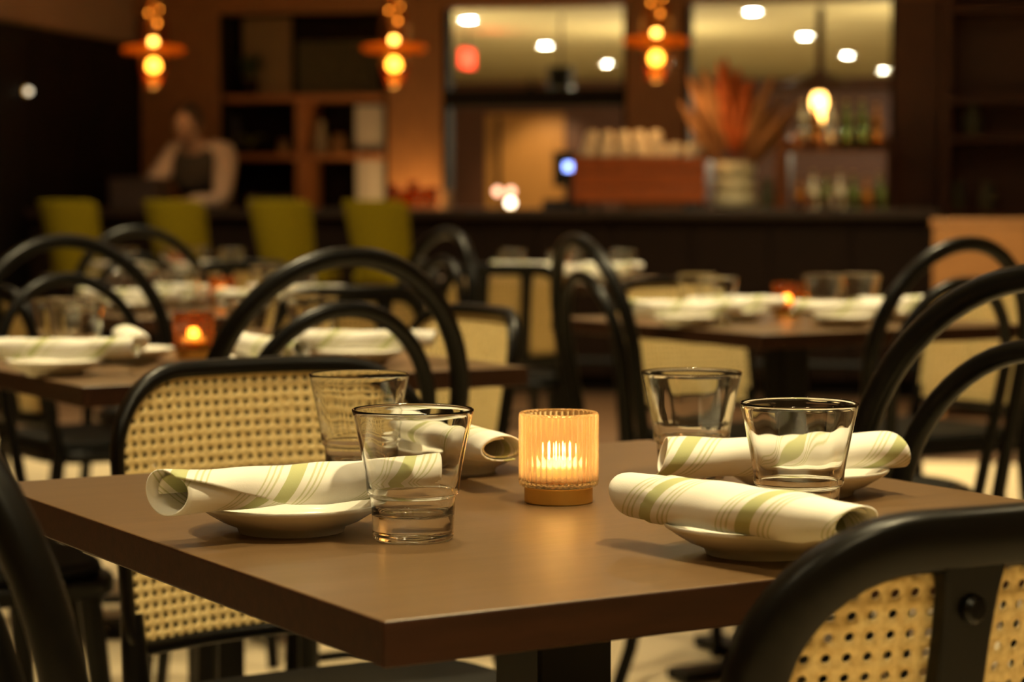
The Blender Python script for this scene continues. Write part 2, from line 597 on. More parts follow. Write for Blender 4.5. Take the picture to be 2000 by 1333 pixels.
M['lens_far'] = emit('far_downlight_lens', (1.0, 0.92, 0.70), 260.0)
ADJ = [(915, 38, 'highest of three lit discs in the middle opening, beside the dark pillar edge'), (1065, 88, 'second of three lit ceiling discs in the middle opening'),
       (1185, 124, 'lowest of three lit ceiling discs in the middle opening'), (1470, 22, 'highest of four lit ceiling discs in the right opening'),
       (1572, 70, 'second of four lit ceiling discs in the right opening'), (1655, 107, 'third of four lit ceiling discs in the right opening'),
       (1725, 137, 'lowest of four lit ceiling discs, beside the right brown pillar')]
for px, py, lab in ADJ:
    d = Vector(((px - 1000) / FPX, 1, -(py - 666.5) / FPX))
    c_, s_ = math.cos(PITCH), math.sin(PITCH)
    d = Vector((d.x, c_ * d.y + s_ * d.z, -s_ * d.y + c_ * d.z))
    t_ = (AC - CAM_Z) / d.z
    o = dup(dl0, (d.x * t_, d.y * t_, AC), 0, lab, 'adjoining room downlights')
    for c in o.children:
        if c.name.startswith('lens'):
            c.data = c.data.copy()
            c.data.materials[0] = M['lens_far']
    lamp('downlight_spot', 'SPOT', (0, 0, -0.012), 40, (1, 0.85, 0.55), 0.06, o, (0, 0, 0), 120, 0.8)


# ------------------------------------------------------------------ tables
TA = R(31.0)
AX = Vector((math.cos(TA), math.sin(TA), 0))
BX = Vector((-math.sin(TA), math.cos(TA), 0))
TZ = 0.745


def make_table():
    t = thing('dining_table', '', 'table', (0, 0, 0), TA, 'square restaurant tables')
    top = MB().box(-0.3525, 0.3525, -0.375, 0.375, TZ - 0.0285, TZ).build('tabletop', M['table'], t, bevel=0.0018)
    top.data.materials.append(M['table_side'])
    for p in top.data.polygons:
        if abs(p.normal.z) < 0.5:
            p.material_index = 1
    MB().box(-0.035, 0.035, -0.035, 0.035, 0.025, TZ - 0.042).build('column', M['iron'], t, bevel=0.003)
    MB().box(-0.2, 0.2, -0.03, 0.03, TZ - 0.0425, TZ - 0.0285).box(-0.03, 0.03, -0.2, -0.0301, TZ - 0.0425, TZ - 0.0285).box(-0.03, 0.03, 0.0301, 0.2, TZ - 0.0425, TZ - 0.0285).build('top_bracket', M['iron'], t, bevel=0.002)
    m = MB().box(-0.28, 0.28, -0.035, 0.035, 0.004, 0.028).box(-0.035, 0.035, -0.28, -0.0351, 0.004, 0.028).box(-0.035, 0.035, 0.0351, 0.28, 0.004, 0.028)
    m.build('cross_base', M['iron'], t, bevel=0.003)
    f = MB()
    for x, y in ((0.26, 0), (-0.26, 0), (0, 0.26), (0, -0.26)):
        f.lathe([(0, 0), (0.015, 0), (0.015, 0.004), (0, 0.004)], 12, (x, y, 0))
    f.build('foot_pads', M['plastic'], t)
    return t


N0 = Vector((-0.0753, 1.2829, 0))
TC = N0 + AX * 0.3525 + BX * 0.375
TABLES = {'main': TC, 'a': Vector((-0.47, 3.46, 0)), 'b': Vector((-0.70, 5.20, 0)), 'c': Vector((0.58, 4.65, 0)), 'd': Vector((0.16, 7.25, 0)), 'f': Vector((-1.15, 7.55, 0))}
TLAB = {'main': 'square dark brown wooden table with cut corner in front, laid for four',
        'a': 'blurred dark square table behind the left cane chair, laid with napkins and a glowing votive',
        'b': 'small dark table farther back on the left, behind the left hoop chair',
        'c': 'blurred dark table on the right behind the clear glasses',
        'd': 'far dark table in the middle, just before the bar front',
        'f': 'far left dark table before the green stools'}
TLAB['main'] = 'sharp brown wooden table in front holding the lit ribbed votive'
tab0 = make_table()
for i, (k, p) in enumerate(TABLES.items()):
    if i == 0:
        tab0.location = p
        tab0['label'] = TLAB[k]
    else:
        dup(tab0, p, TA, TLAB[k])


# ------------------------------------------------------------------ cane chair
CK = 1.15


def cmap(u, v, t):
    return (u, CK * u * u - (v - 0.46) * 0.17 + t, v)


def rrect(d, n=10, hw=0.198, v0=0.505, v1=0.812, rt=0.100, rb=0.03):
    hw, v0, v1 = hw - d * 0.90, v0 + d, v1 - d * 1.15
    rt, rb = max(rt - d, 0.004), max(rb - d, 0.004)
    pts = []

    def arc(cx, cy, r, a0, a1):
        for i in range(n + 1):
            a = a0 + (a1 - a0) * i / n
            pts.append((cx + r * math.cos(a), cy + r * math.sin(a)))

    def line(p, q, m):
        for i in range(1, m):
            pts.append((p[0] + (q[0] - p[0]) * i / m, p[1] + (q[1] - p[1]) * i / m))
    arc(hw - rt, v1 - rt, rt, 0, PI / 2)
    line((hw - rt, v1), (-hw + rt, v1), 8)
    arc(-hw + rt, v1 - rt, rt, PI / 2, PI)
    line((-hw, v1 - rt), (-hw, v0 + rb), 5)
    arc(-hw + rb, v0 + rb, rb, PI, 1.5 * PI)
    line((-hw + rb, v0), (hw - rb, v0), 8)
    arc(hw - rb, v0 + rb, rb, 1.5 * PI, 2 * PI)
    line((hw, v0 + rb), (hw, v1 - rt), 5)
    # the top rail rises a little towards its middle
    return [(x, y + (0.004 * (1 - (x / 0.2) ** 2) if y > 0.70 else 0.0)) for x, y in pts]


def in_rr(u, v, d, hw=0.198, v0=0.505, v1=0.812, rt=0.100):
    hw, v0, v1, rt = hw - d * 0.90, v0 + d, v1 - d * 1.15, rt - d
    v1 += 0.004 * (1 - (u / 0.2) ** 2)
    if abs(u) > hw or v < v0 or v > v1:
        return False
    if abs(u) > hw - rt and v > v1 - rt:
        return math.hypot(abs(u) - hw + rt, v - v1 + rt) <= rt
    return True


def make_cane_chair():
    t = thing('cane_chair', '', 'chair', (0, 0, 0), 0, 'black chairs with cane backs')
    # frame: cross-section swept round the outline
    sec = [(0.0, -0.006), (0.004, -0.011), (0.028, -0.011), (0.031, -0.008), (0.031, 0.004), (0.015, 0.004), (0.015, 0.010), (0.012, 0.013), (0.004, 0.013), (0.0, 0.008)]
    loops = [rrect(d) for d, _ in sec]
    n = len(loops[0])
    m = MB()
    for (d, tt), lp in zip(sec, loops):
        m.v += [cmap(u, v, tt) for u, v in lp]
    S = len(sec)
    for a in range(S):
        b = (a + 1) % S
        for i in range(n):
            j = (i + 1) % n
            m.f.append((a * n + i, a * n + j, b * n + j, b * n + i))
    m.build('back_frame', M['black'], t, angle=60)
    # woven cane sheet with open holes
    P, HR = 0.0124, 0.0030
    c = MB()
    idx = {}

    def vert(u, v, key):
        if key not in idx:
            idx[key] = len(c.v)
            c.v.append(cmap(u, v, 0.0045))
        return idx[key]
    for iu in range(-16, 16):
        for iv in range(-2, 30):
            u0, v0 = iu * P, 0.50 + iv * P
            uc, vc = u0 + P / 2, v0 + P / 2
            corners = [(iu, iv), (iu + 1, iv), (iu + 1, iv + 1), (iu, iv + 1)]
            if not any(in_rr(x * P, 0.50 + y * P, 0.0135) for x, y in corners):
                continue
            if not all(in_rr(x * P, 0.50 + y * P, 0.003) for x, y in corners):
                continue
            ring = []
            for (ax, ay), (bx, by) in zip(corners, corners[1:] + corners[:1]):
                ring.append(vert(ax * P, 0.50 + ay * P, (2 * ax, 2 * ay)))
                ring.append(vert((ax + bx) / 2 * P, 0.50 + (ay + by) / 2 * P, (ax + bx, ay + by)))
            inner = []
            for k in range(8):
                a = -3 * PI / 4 + k * PI / 4
                inner.append(len(c.v))
                c.v.append(cmap(uc + HR * math.cos(a), vc + HR * math.sin(a), 0.0045))
            for k in range(8):
                l = (k + 1) % 8
                c.f.append((ring[k], ring[l], inner[l], inner[k]))
    co = c.build('cane_panel', M['cane'], t)
    so = co.modifiers.new('thickness', 'SOLIDIFY')
    so.thickness = 0.0016
    so.offset = 0
    for s in (-1, 1):
        st = MB()
        u = s * 0.066
        rows = 10
        for i in range(rows + 1):
            v = 0.515 + (0.794 - 0.515) * i / rows
            hw = 0.0165 + 0.006 * max(0, (i - 8) / 2.0) ** 2
            for du, tt in ((-hw, -0.0105), (hw, -0.0105), (hw, 0.001), (-hw, 0.001)):
                st.v.append(cmap(u + du, v, tt))
        for i in range(rows):
            for k in range(4):
                l = (k + 1) % 4
                st.f.append((i * 4 + k, i * 4 + l, i * 4 + 4 + l, i * 4 + 4 + k))
        st.f += [(3, 2, 1, 0), tuple(rows * 4 + k for k in range(4))]
        so_ = st.build('back_stile', M['black'], t, bevel=0.002)
        b = MB()
        y = cmap(u, 0.757, -0.0105)[1]
        b.lathe([(0, 0.0), (0.0085, 0.0), (0.0085, 0.003), (0.006, 0.0055), (0, 0.006)], 16)
        b.xform(Matrix.Translation((u, y, 0.757)) @ Matrix.Rotation(R(90), 4, 'X'))
        b.build('bolt_cap', M['black'], so_)
    # seat and its ring frame
    out = []
    for i in range(48):
        a = 2 * PI * i / 48
        ca, sa = math.cos(a), math.sin(a)
        out.append((0.213 * math.copysign(abs(ca) ** 0.45, ca), 0.225 + 0.205 * math.copysign(abs(sa) ** 0.45, sa)))
    MB().prism(out, 0.425, 0.452).build('seat_frame', M['black'], t, bevel=0.006)
    MB().prism([(x * 0.93, 0.225 + (y - 0.225) * 0.93) for x, y in out], 0.452, 0.474).build('seat', M['blackseat'], t, bevel=0.010)
    for s in (-1, 1):
        up = cmap(s * 0.186, 0.55, 0.0)
        MB().tube([up, (s * 0.187, 0.045, 0.45), (s * 0.190, 0.02, 0.25), (s * 0.195, -0.035, 0.0)], [0.0125, 0.0165, 0.0165, 0.0125], 14).build('leg', M['black'], t)
        MB().tube([(s * 0.165, 0.375, 0.43), (s * 0.180, 0.395, 0.22), (s * 0.187, 0.405, 0.0)], [0.0175, 0.016, 0.0125], 14).build('leg', M['black'], t)
        MB().tube([(s * 0.190, 0.022, 0.27), (s * 0.179, 0.385, 0.27)], 0.008, 10).build('stretcher', M['black'], t)
    return t


# ------------------------------------------------------------------ bentwood hoop chair
def hoop_path(hw, zc, rz, y_lean=0.16, n=26, zb=0.45, wb=None):
    wb = wb or hw
    pts = []

    def P(x, z):
        return (x, -(z - 0.46) * y_lean + 0.35 * x * x, z)
    for i in range(6):
        z = zb + (zc - zb) * i / 6
        pts.append(P(-(wb + (hw - wb) * (i / 6)), z))
    for i in range(n + 1):
        a = PI - PI * i / n
        pts.append(P(hw * math.cos(a), zc + rz * math.sin(a)))
    for i in range(6):
        z = zc + (zb - zc) * (i + 1) / 6
        pts.append(P((hw + (wb - hw) * ((i + 1) / 6)), z))
    return pts


def make_hoop_chair():
    t = thing('hoop_chair', '', 'chair', (0, 0, 0), 0, 'black bentwood hoop back chairs')
    MB().tube(hoop_path(0.192, 0.715, 0.206, wb=0.172), 0.0140, 14).build('back_hoop', M['black'], t)
    MB().tube(hoop_path(0.142, 0.690, 0.160, wb=0.112), 0.0115, 14).build('inner_hoop', M['black'], t)
    MB().lathe([(0, 0.432), (0.185, 0.430), (0.203, 0.434), (0.207, 0.446), (0.203, 0.458), (0.190, 0.464), (0.178, 0.460), (0, 0.458)], 48, (0, 0.195, 0)).build('seat_ring', M['black'], t)
    MB().lathe([(0, 0.456), (0.172, 0.456), (0.170, 0.464), (0.13, 0.468), (0, 0.469)], 48, (0, 0.195, 0)).build('seat', M['blackseat'], t)
    for s in (-1, 1):
        MB().tube([(s * 0.172, 0.012, 0.452), (s * 0.176, 0.008, 0.33), (s * 0.182, -0.03, 0.14), (s * 0.190, -0.085, 0.0)], [0.0145, 0.0145, 0.0135, 0.012], 14).build('leg', M['black'], t)
        MB().tube([(s * 0.132, 0.338, 0.436), (s * 0.140, 0.35, 0.22), (s * 0.158, 0.38, 0.0)], [0.0165, 0.015, 0.012], 14).build('leg', M['black'], t)
    ring = [(0.163 * math.cos(a), 0.175 + 0.178 * math.sin(a), 0.235) for a in [2 * PI * i / 40 for i in range(40)]]
    MB().tube(ring, 0.0085, 10, closed=True).build('leg_ring', M['black'], t)
    return t


cane0 = make_cane_chair()
hoop0 = make_hoop_chair()
used = {'cane': False, 'hoop': False}


def chair(kind, x, y, facing, label):
    src = cane0 if kind == 'cane' else hoop0
    rz = R(facing) - PI / 2
    if not used[kind]:
        used[kind] = True
        src.location = (x, y, 0)
        src.rotation_euler = (0, 0, rz)
        src['label'] = label
        return src
    return dup(src, (x, y, 0), rz, label)


FA, FB = 31.0, 121.0
chair('cane', 0.293, 1.340, FB, 'black chair with cane back, its rear cutting across the lower right corner')
chair('cane', -0.262, 2.46, FA + 270, 'cane back chair with sharp dark holes behind the front table on the left')
chair('hoop', -0.358, 1.343, 45, 'bentwood hoop chair whose rail alone shows at the lower left edge')
chair('hoop', 0.465, 2.07, 225, 'large black hoop back chair cut by the right edge behind the tumblers')
chair('hoop', -0.253, 3.00, FB, 'black hoop back chair in the middle left, standing over the cane chair rail')
chair('hoop', -0.82, 4.15, FA + 270, 'blurred hoop back chair at the left behind the second table, before the green stools')
chair('cane', -0.10, 3.80, FA + 180, 'blurred cane chair seen at a slant right of the middle hoop chair')
chair('cane', -1.02, 3.11, FA, 'cane chair at the left end of the second table, only its seat and legs showing')
chair('cane', -0.36, 4.78, FB, 'blurred cane chair whose dark top rail shows through the middle hoop')
chair('hoop', -0.225, 5.48, FA + 180, 'small dark hoop chair below the rightmost green stool')
chair('hoop', -0.97, 5.85, FA + 270, 'thin dark hoop chair before the second green stool from the left')
chair('cane', -1.12, 4.90, FA, 'pale cane chair at the far left edge behind the left hoop chair')
chair('cane', -0.86, 6.95, FB, 'small pale cane chair below the third green stool')
chair('cane', 0.40, 5.22, FA + 270, 'pale wide cane chair behind the right table, left of its amber votive')
chair('cane', 1.12, 5.25, FA + 180, 'pale cane chair at the right end of the right table, before the honey oak sideboard')
chair('hoop', 0.772, 3.98, 124, 'slim hoop back chair before the honey oak sideboard on the right')
chair('hoop', 0.193, 4.36, 20, 'narrow hoop chair seen side on, near the middle right of the second row')
chair('cane', -0.03, 6.60, 100, 'blurred cane chair with two upright bars, in the middle before the bar')
chair('cane', -0.27, 7.30, 10, 'small pale cane chair just left of the far middle table')


# ------------------------------------------------------------------ tableware
def make_tumbler():
    t = thing('tumbler', '', 'glass', (0, 0, 0), 0, 'clear stacking tumblers')
    H = 0.096
    outer = [(0, 0.0008), (0.020, 0.0008), (0.0255, 0.0), (0.0288, 0.0006), (0.0297, 0.0025), (0.0298, 0.005), (0.0302, 0.018), (0.0308, 0.026), (0.0313, 0.0318), (0.0318, 0.0325), (0.0334, 0.0338), (0.0341, 0.0360), (0.0341, 0.0385),
             (0.0346, 0.044), (0.0362, 0.054), (0.0384, 0.065), (0.0412, 0.079), (0.0438, 0.091), (0.0446, 0.0945)]
    rim = [(0.0445, 0.0957), (0.0438, 0.0962), (0.0431, 0.0957)]
    inner = [(0.0427, 0.0940), (0.0412, 0.086), (0.0391, 0.076), (0.0361, 0.062), (0.0338, 0.050), (0.0322, 0.0405), (0.0316, 0.0375), (0.0308, 0.0345), (0.0296, 0.0320), (0.0288, 0.0265), (0.0280, 0.0215), (0.0262, 0.0185), (0.020, 0.0175), (0, 0.0172)]
    prof = outer + rim + inner
    k0 = len(outer) + len(rim)

    def flute(i, a, r):
        if k0 + 1 <= i <= k0 + 4:
            amp = (0.0001, 0.0002, 0.00025, 0.00015)[i - k0 - 1]
            return r - amp * abs(math.sin(5.5 * a)) ** 1.5
        return r
    MB().lathe(prof, 110, rfun=flute).build('glass_body', M['glass'], t, angle=60)
    return t


def make_plate():
    t = thing('side_plate', '', 'plate', (0, 0, 0), 0, 'white side plates')
    prof = [(0, 0.004), (0.036, 0.004), (0.0375, 0.0), (0.0395, 0.0), (0.041, 0.004), (0.052, 0.0085), (0.062, 0.0145), (0.0685, 0.0190), (0.0700, 0.0210),
            (0.0697, 0.0222), (0.0685, 0.0224), (0.0660, 0.0212), (0.058, 0.0160), (0.049, 0.0110), (0.042, 0.0085), (0, 0.0075)]
    MB().lathe(prof, 72).build('plate_body', M['porcelain'], t, angle=60)
    return t


def make_napkin(L=0.232, turns=1.7, r0=0.0112, r1=0.0172, flap=1.2, th0=0.0, seed=1, flare=0.12, shift=0.0, lean=1.5, pinch=0.0, close=False, seam=0.0):
    rnd = random.Random(seed)
    ph = [rnd.uniform(0, 2 * PI) for _ in range(6)]
    t = thing('rolled_napkin', '', 'napkin', (0, 0, 0), 0, 'rolled striped napkins')
    nt_, nq = 46, 110
    m = MB()
    m.uv = []
    for i in range(nt_):
        a = i / (nt_ - 1)
        for j in range(nq):
            q = j / (nq - 1)
            Th = 2 * PI * turns + flap * (a - 0.5)
            th = th0 + q * Th
            r = r0 + (r1 - r0) * q
            k = 1 + flare * (0.6 * math.exp(-((a) / 0.16) ** 2) - 0.25 * math.exp(-((a - 1) / 0.2) ** 2)) + 0.03 * math.sin(5 * a + ph[0])
            r *= k
            if seam and a > seam + 0.035 * math.cos(th - R(100)):
                r += 0.0013
            r += 0.0007 * math.sin(3 * th + 9 * a + ph[1]) * q + 0.0005 * math.sin(23 * a + 2 * th + ph[2])
            x = (a - 0.5) * L
            # cloth ends are cut on the bias so the layers stagger at both ends
            e = (2 * a - 1)
            x += e * 0.010 * (q - 0.6) + 0.006 * math.sin(th + ph[3]) * abs(e) ** 3 * (1 if e > 0 else -1)
            y = r * math.cos(th) * 1.12
            z = r * math.sin(th) * 0.93
            if close and a < 0.07:
                f_ = math.sqrt(max(0.0, 1 - ((0.07 - a) / 0.0705) ** 2))
                y *= f_
                z *= f_
            if pinch and a > 0.8:
                z *= 1 - pinch * ((a - 0.8) / 0.2)
            z -= 0.0016 * math.sin(PI * a)
            m.v.append((x, y, z))
            arc = th * (r0 + r1 * 0.9) * 0.62
            m.uv.append(((x + shift + lean * arc * 0.55) / 0.098, arc))
    for i in range(nt_ - 1):
        for j in range(nq - 1):
            m.f.append((i * nq + j, i * nq + j + 1, (i + 1) * nq + j + 1, (i + 1) * nq + j))
    o = m.build('napkin_cloth', M['napkin'], t, angle=180)
    so = o.modifiers.new('thickness', 'SOLIDIFY')
    so.thickness = 0.0013
    so.offset = 0
    return t


def make_votive(dark=False, lit=True):
    t = thing('candle_holder', '', 'candle holder', (0, 0, 0), 0, 'amber glass votive holders')
    ro, ri, zb, zt = 0.0330, 0.0296, 0.0135, 0.0745
    prof = [(0, zb), (ro - 0.003, zb), (ro - 0.0006, zb + 0.0012), (ro, zb + 0.004), (ro, zt - 0.003), (ro - 0.0006, zt - 0.0006), (ro - 0.0017, zt), (ri + 0.0006, zt - 0.0006), (ri, zt - 0.003), (ri, zb + 0.006), (ri - 0.002, zb + 0.0042), (0, zb + 0.004)]

    def ribs(i, a, r):
        if i in (3, 4):
            return r - 0.0011 * (0.5 + 0.5 * math.cos(40 * a))
        if i in (8, 9):
            return r - 0.0009 * (0.5 - 0.5 * math.cos(40 * a))
        return r
    MB().lathe(prof, 240 if not dark else 120, rfun=ribs).build('glass_cup', M['amber_dark'] if dark else M['amber_cup'], t, angle=75)
    MB().lathe([(0, 0.0), (0.0272, 0.0), (0.0282, 0.001), (0.0282, 0.0128), (0.0274, 0.0134), (0, 0.0134)], 64).build('brass_base', M['brass'], t, bevel=0)
    return t


def make_tealight():
    t = thing('tea_light', '', 'candle', (0, 0, 0), 0, 'tea lights inside the votives')
    MB().lathe([(0, 0.0), (0.0205, 0.0), (0.0208, 0.0028), (0.0204, 0.0028), (0.0202, 0.0008), (0, 0.0008)], 36).build('tin_base', M['tin'], t)
    MB().lathe([(0, 0.001), (0.0198, 0.001), (0.0200, 0.0100), (0.0188, 0.0112), (0.010, 0.0100), (0, 0.0096)], 36).build('wax', M['wax'], t)
    MB().tube([(0, 0, 0.0094), (0.0004, 0, 0.0140)], 0.0006, 6).build('wick', M['wick'], t)
    MB().lathe([(0, 0.0122), (0.0028, 0.0138), (0.0044, 0.0170), (0.0040, 0.0205), (0.0022, 0.0250), (0, 0.0290)], 14).build('flame', M['flame'], t)
    return t


tum0, plate0 = make_tumbler(), make_plate()
nap = [make_napkin(seed=1, th0=R(-7), flap=4.0, shift=0.028),
       make_napkin(seed=2, th0=R(40), flap=1.0, shift=0.062, flare=0.08, close=True, pinch=0.35, seam=0.20),
       make_napkin(seed=3, L=0.21, th0=R(30), flap=1.0, shift=0.0, flare=0.05),
       make_napkin(seed=4, th0=R(80), flap=-1.0, shift=0.05, pinch=0.25)]
vot0, votd = make_votive(), make_votive(True)
tea0 = make_tealight()


def place(o, loc, rz, label, group=None, tilt=(0, 0)):
    o.location = loc
    o.rotation_euler = (tilt[0], tilt[1], rz)
    o['label'] = label
    if group:
        o['group'] = group
    return o


place(tum0, (-0.0725, 1.603, TZ), 0.2, 'clear tumbler nearest the viewer, right of the left striped napkin')
dup(tum0, (-0.135, 1.94, TZ), 0.5, 'clear tumbler before the cane chair back, behind the front left tumbler')
dup(tum0, (0.161, 1.965, TZ), 0.9, 'clear tumbler at the far side, right of the lit votive and behind a napkin')
dup(tum0, (0.217, 1.657, TZ), 1.3, 'clear tumbler standing behind the right front napkin')
place(plate0, (-0.166, 1.645, TZ), 0, 'white side plate under the left front napkin')
dup(plate0, (-0.055, 2.02, TZ), 0, 'white side plate behind the front left tumbler, mostly hidden by a napkin')
dup(plate0, (0.250, 1.86, TZ), 0, 'white side plate at the right, behind the right tumbler')
dup(plate0, (0.176, 1.540, TZ), 0, 'white side plate under the right front napkin, beside the black chair back')


def ang(p, q):
    return math.atan2(q[1] - p[1], q[0] - p[0])


NZ = TZ + 0.0395
place(nap[0], (-0.151, 1.624, NZ), ang((-0.238, 1.55), (-0.049, 1.686)), 'rolled white napkin with green stripes on the left front plate')
place(nap[1], (0.150, 1.498, NZ), ang((0.083, 1.58), (0.216, 1.41)), 'rolled white napkin with green bands pointing at the black chair back', None, (0, R(-1)))
place(nap[2], (0.223, 1.822, NZ), ang((0.131, 1.79), (0.314, 1.85)), 'rolled napkin with faint stripes lying behind the right front tumbler')
place(nap[3], (-0.055, 1.960, NZ), ang((-0.10, 2.07), (-0.007, 1.86)), 'rolled napkin behind the front left tumbler, open end toward the votive')
place(vot0, (0.0384, 1.805, TZ), 0, 'brightly lit ribbed amber glass votive with brass base on the front table')
place(tea0, (0.0384, 1.805, TZ + 0.0176), 0, 'burning tea light inside the bright ribbed votive')
CANDLE_COL = (1.0, 0.63, 0.29)
lamp('candle_flame_light', 'POINT', (0, 0, 0.022), 6.0, CANDLE_COL, 0.006, tea0)

# settings on the blurred tables: napkins, plates, tumblers, candle
SET = {
    'a': dict(nap=[((-0.66, 3.16), 15), ((-0.595, 3.42), 105), ((-0.36, 3.22), -55), ((-0.235, 3.38), 5)], tum=[(-0.665, 3.36), (-0.72, 3.50), (-0.42, 3.55), (-0.33, 3.62)], can=(-0.507, 3.50), name='second table on the left'),
    'b': dict(nap=[((-0.87, 5.02), 5), ((-0.79, 5.30), -20), ((-0.60, 4.98), -50), ((-0.52, 5.30), 0)], tum=[(-0.88, 5.28), (-0.77, 5.16), (-0.60, 5.38), (-0.50, 5.14)], can=(-0.69, 5.24), name='third table on the left'),
    'c': dict(nap=[((0.35, 4.42), 10), ((0.47, 4.62), 25), ((0.665, 4.42), 12), ((0.80, 4.62), 40)], tum=[(0.42, 4.52), (0.40, 4.76), (0.665, 4.70), (0.75, 4.74)], can=(0.60, 4.80), name='right blurred table'),
    'd': dict(nap=[((0.10, 7.05), 20), ((0.24, 7.02), -20), ((0.05, 7.35), 0), ((0.33, 7.30), 30)], tum=[(0.0, 7.25), (0.16, 7.12), (0.20, 7.40), (0.36, 7.16)], can=(0.17, 7.27), name='far middle table'),
    'f': dict(nap=[((-1.30, 7.40), 10), ((-1.05, 7.32), -30), ((-1.20, 7.75), 10), ((-0.98, 7.60), 40)], tum=[(-1.33, 7.58), (-1.14, 7.40), (-1.10, 7.75), (-0.95, 7.46)], can=(-1.15, 7.55), name='far left table'),
}
n_dark = 0
for key, S in SET.items():
    for i, ((p, a)) in enumerate(sorted(S['nap'], key=lambda e: e[0][0] / e[0][1])):
        dup(nap[i], (p[0], p[1], NZ), R(a), ORD4[i] + ' of four rolled white napkins on the ' + S['name'], 'rolled napkins on the ' + S['name'])
        dup(plate0, (p[0], p[1], TZ), 0, ORD4[i] + ' of four white plates on the ' + S['name'], 'plates on the ' + S['name'])
    for i, p in enumerate(sorted(S['tum'], key=lambda e: e[0] / e[1])):
        dup(tum0, (p[0], p[1], TZ), i, ORD4[i] + ' of four clear tumblers on the ' + S['name'], 'tumblers on the ' + S['name'])
    lab = 'dark amber votive glowing on the ' + S['name']
    if n_dark == 0:
        place(votd, (S['can'][0], S['can'][1], TZ), 0, lab)
    else:
        dup(votd, (S['can'][0], S['can'][1], TZ), 0, lab)
    n_dark += 1
    te = dup(tea0, (S['can'][0], S['can'][1], TZ + 0.0176), 0, 'small flame inside the votive on the ' + S['name'])
    for c in te.children:
        if c.name.startswith('flame'):
            c.scale = (1.7, 1.7, 1.0)
    lamp('candle_flame_light', 'POINT', (0, 0, 0.022), 0.06, (1.0, 0.40, 0.10), 0.004, te)

# ------------------------------------------------------------------ bar
BARZ = 0.968
b_l, b_r = -2.75, bs(1822, 0.0)
bar = thing('bar_counter', 'long dark bar counter running behind the dining tables', 'bar', bp(0, 0), BA)
MB().box(b_l, b_r + 0.03, -0.06, 0.60, BARZ - 0.05, BARZ).build('countertop', M['countertop'], bar, bevel=0.006)
npan = 12
for k in range(npan):
    x0 = b_l + (b_r - b_l) * k / npan
    x1 = b_l + (b_r - b_l) * (k + 1) / npan
    pn = MB().box(x0 + 0.003, x1 - 0.003, 0.0, 0.025, 0.10, BARZ - 0.0505).build('front_panel', M['darkwood'], bar, bevel=0.003)
MB().box(b_l, b_r, 0.0255, 0.55, 0.10, BARZ - 0.051).build('carcass', M['blackwood'], bar)
MB().box(b_l, b_r, 0.06, 0.50, 0.0, 0.099).build('plinth', M['blackwood'], bar)
MB().tube([(b_l, -0.12, 0.18), (b_r, -0.12, 0.18)], 0.02, 14).build('foot_rail', M['iron'], bar)
fr = MB()
for k in range(6):
    x = b_l + 0.3 + k * 0.8
    fr.tube([(x, -0.12, 0.18), (x, 0.0, 0.18)], 0.012, 8)
fr.build('rail_brackets', M['iron'], bar)

# back counter and an added unseen strip that lights the oak pillar
bc = thing('back_counter', 'dark back counter hidden behind the bar', 'counter', bp(0, 1.2), BA)
MB().box(xs[430] + 0.02, xs[1832] - 0.02, 0.02, 0.48, 0.0, 0.86).build('cabinet_body', M['blackwood'], bc)
MB().box(xs[430] + 0.01, xs[1832] - 0.01, 0.0, 0.49, 0.861, 0.90).build('worktop', M['countertop'], bc, bevel=0.004)
for k, (a, b) in enumerate(((740, 860),)):
    t = thing('light_strip', 'warm light strip on the back counter below the ' + ('left oak pillar' if k == 0 else 'middle oak pillar'), 'light', bp(0, 1.45, 0.9005), BA)
    MB().box(bs(a, 1.45), bs(b, 1.45), -0.01, 0.01, 0, 0.012).build('strip', M['led'], t)
    lamp('strip_glow', 'AREA', ((bs(a, 1.45) + bs(b, 1.45)) / 2, 0, 0.02), 2.6, (1.0, 0.60, 0.20), size=(bs(b, 1.45) - bs(a, 1.45), 0.05), parent=t, rot=(R(155), 0, 0))


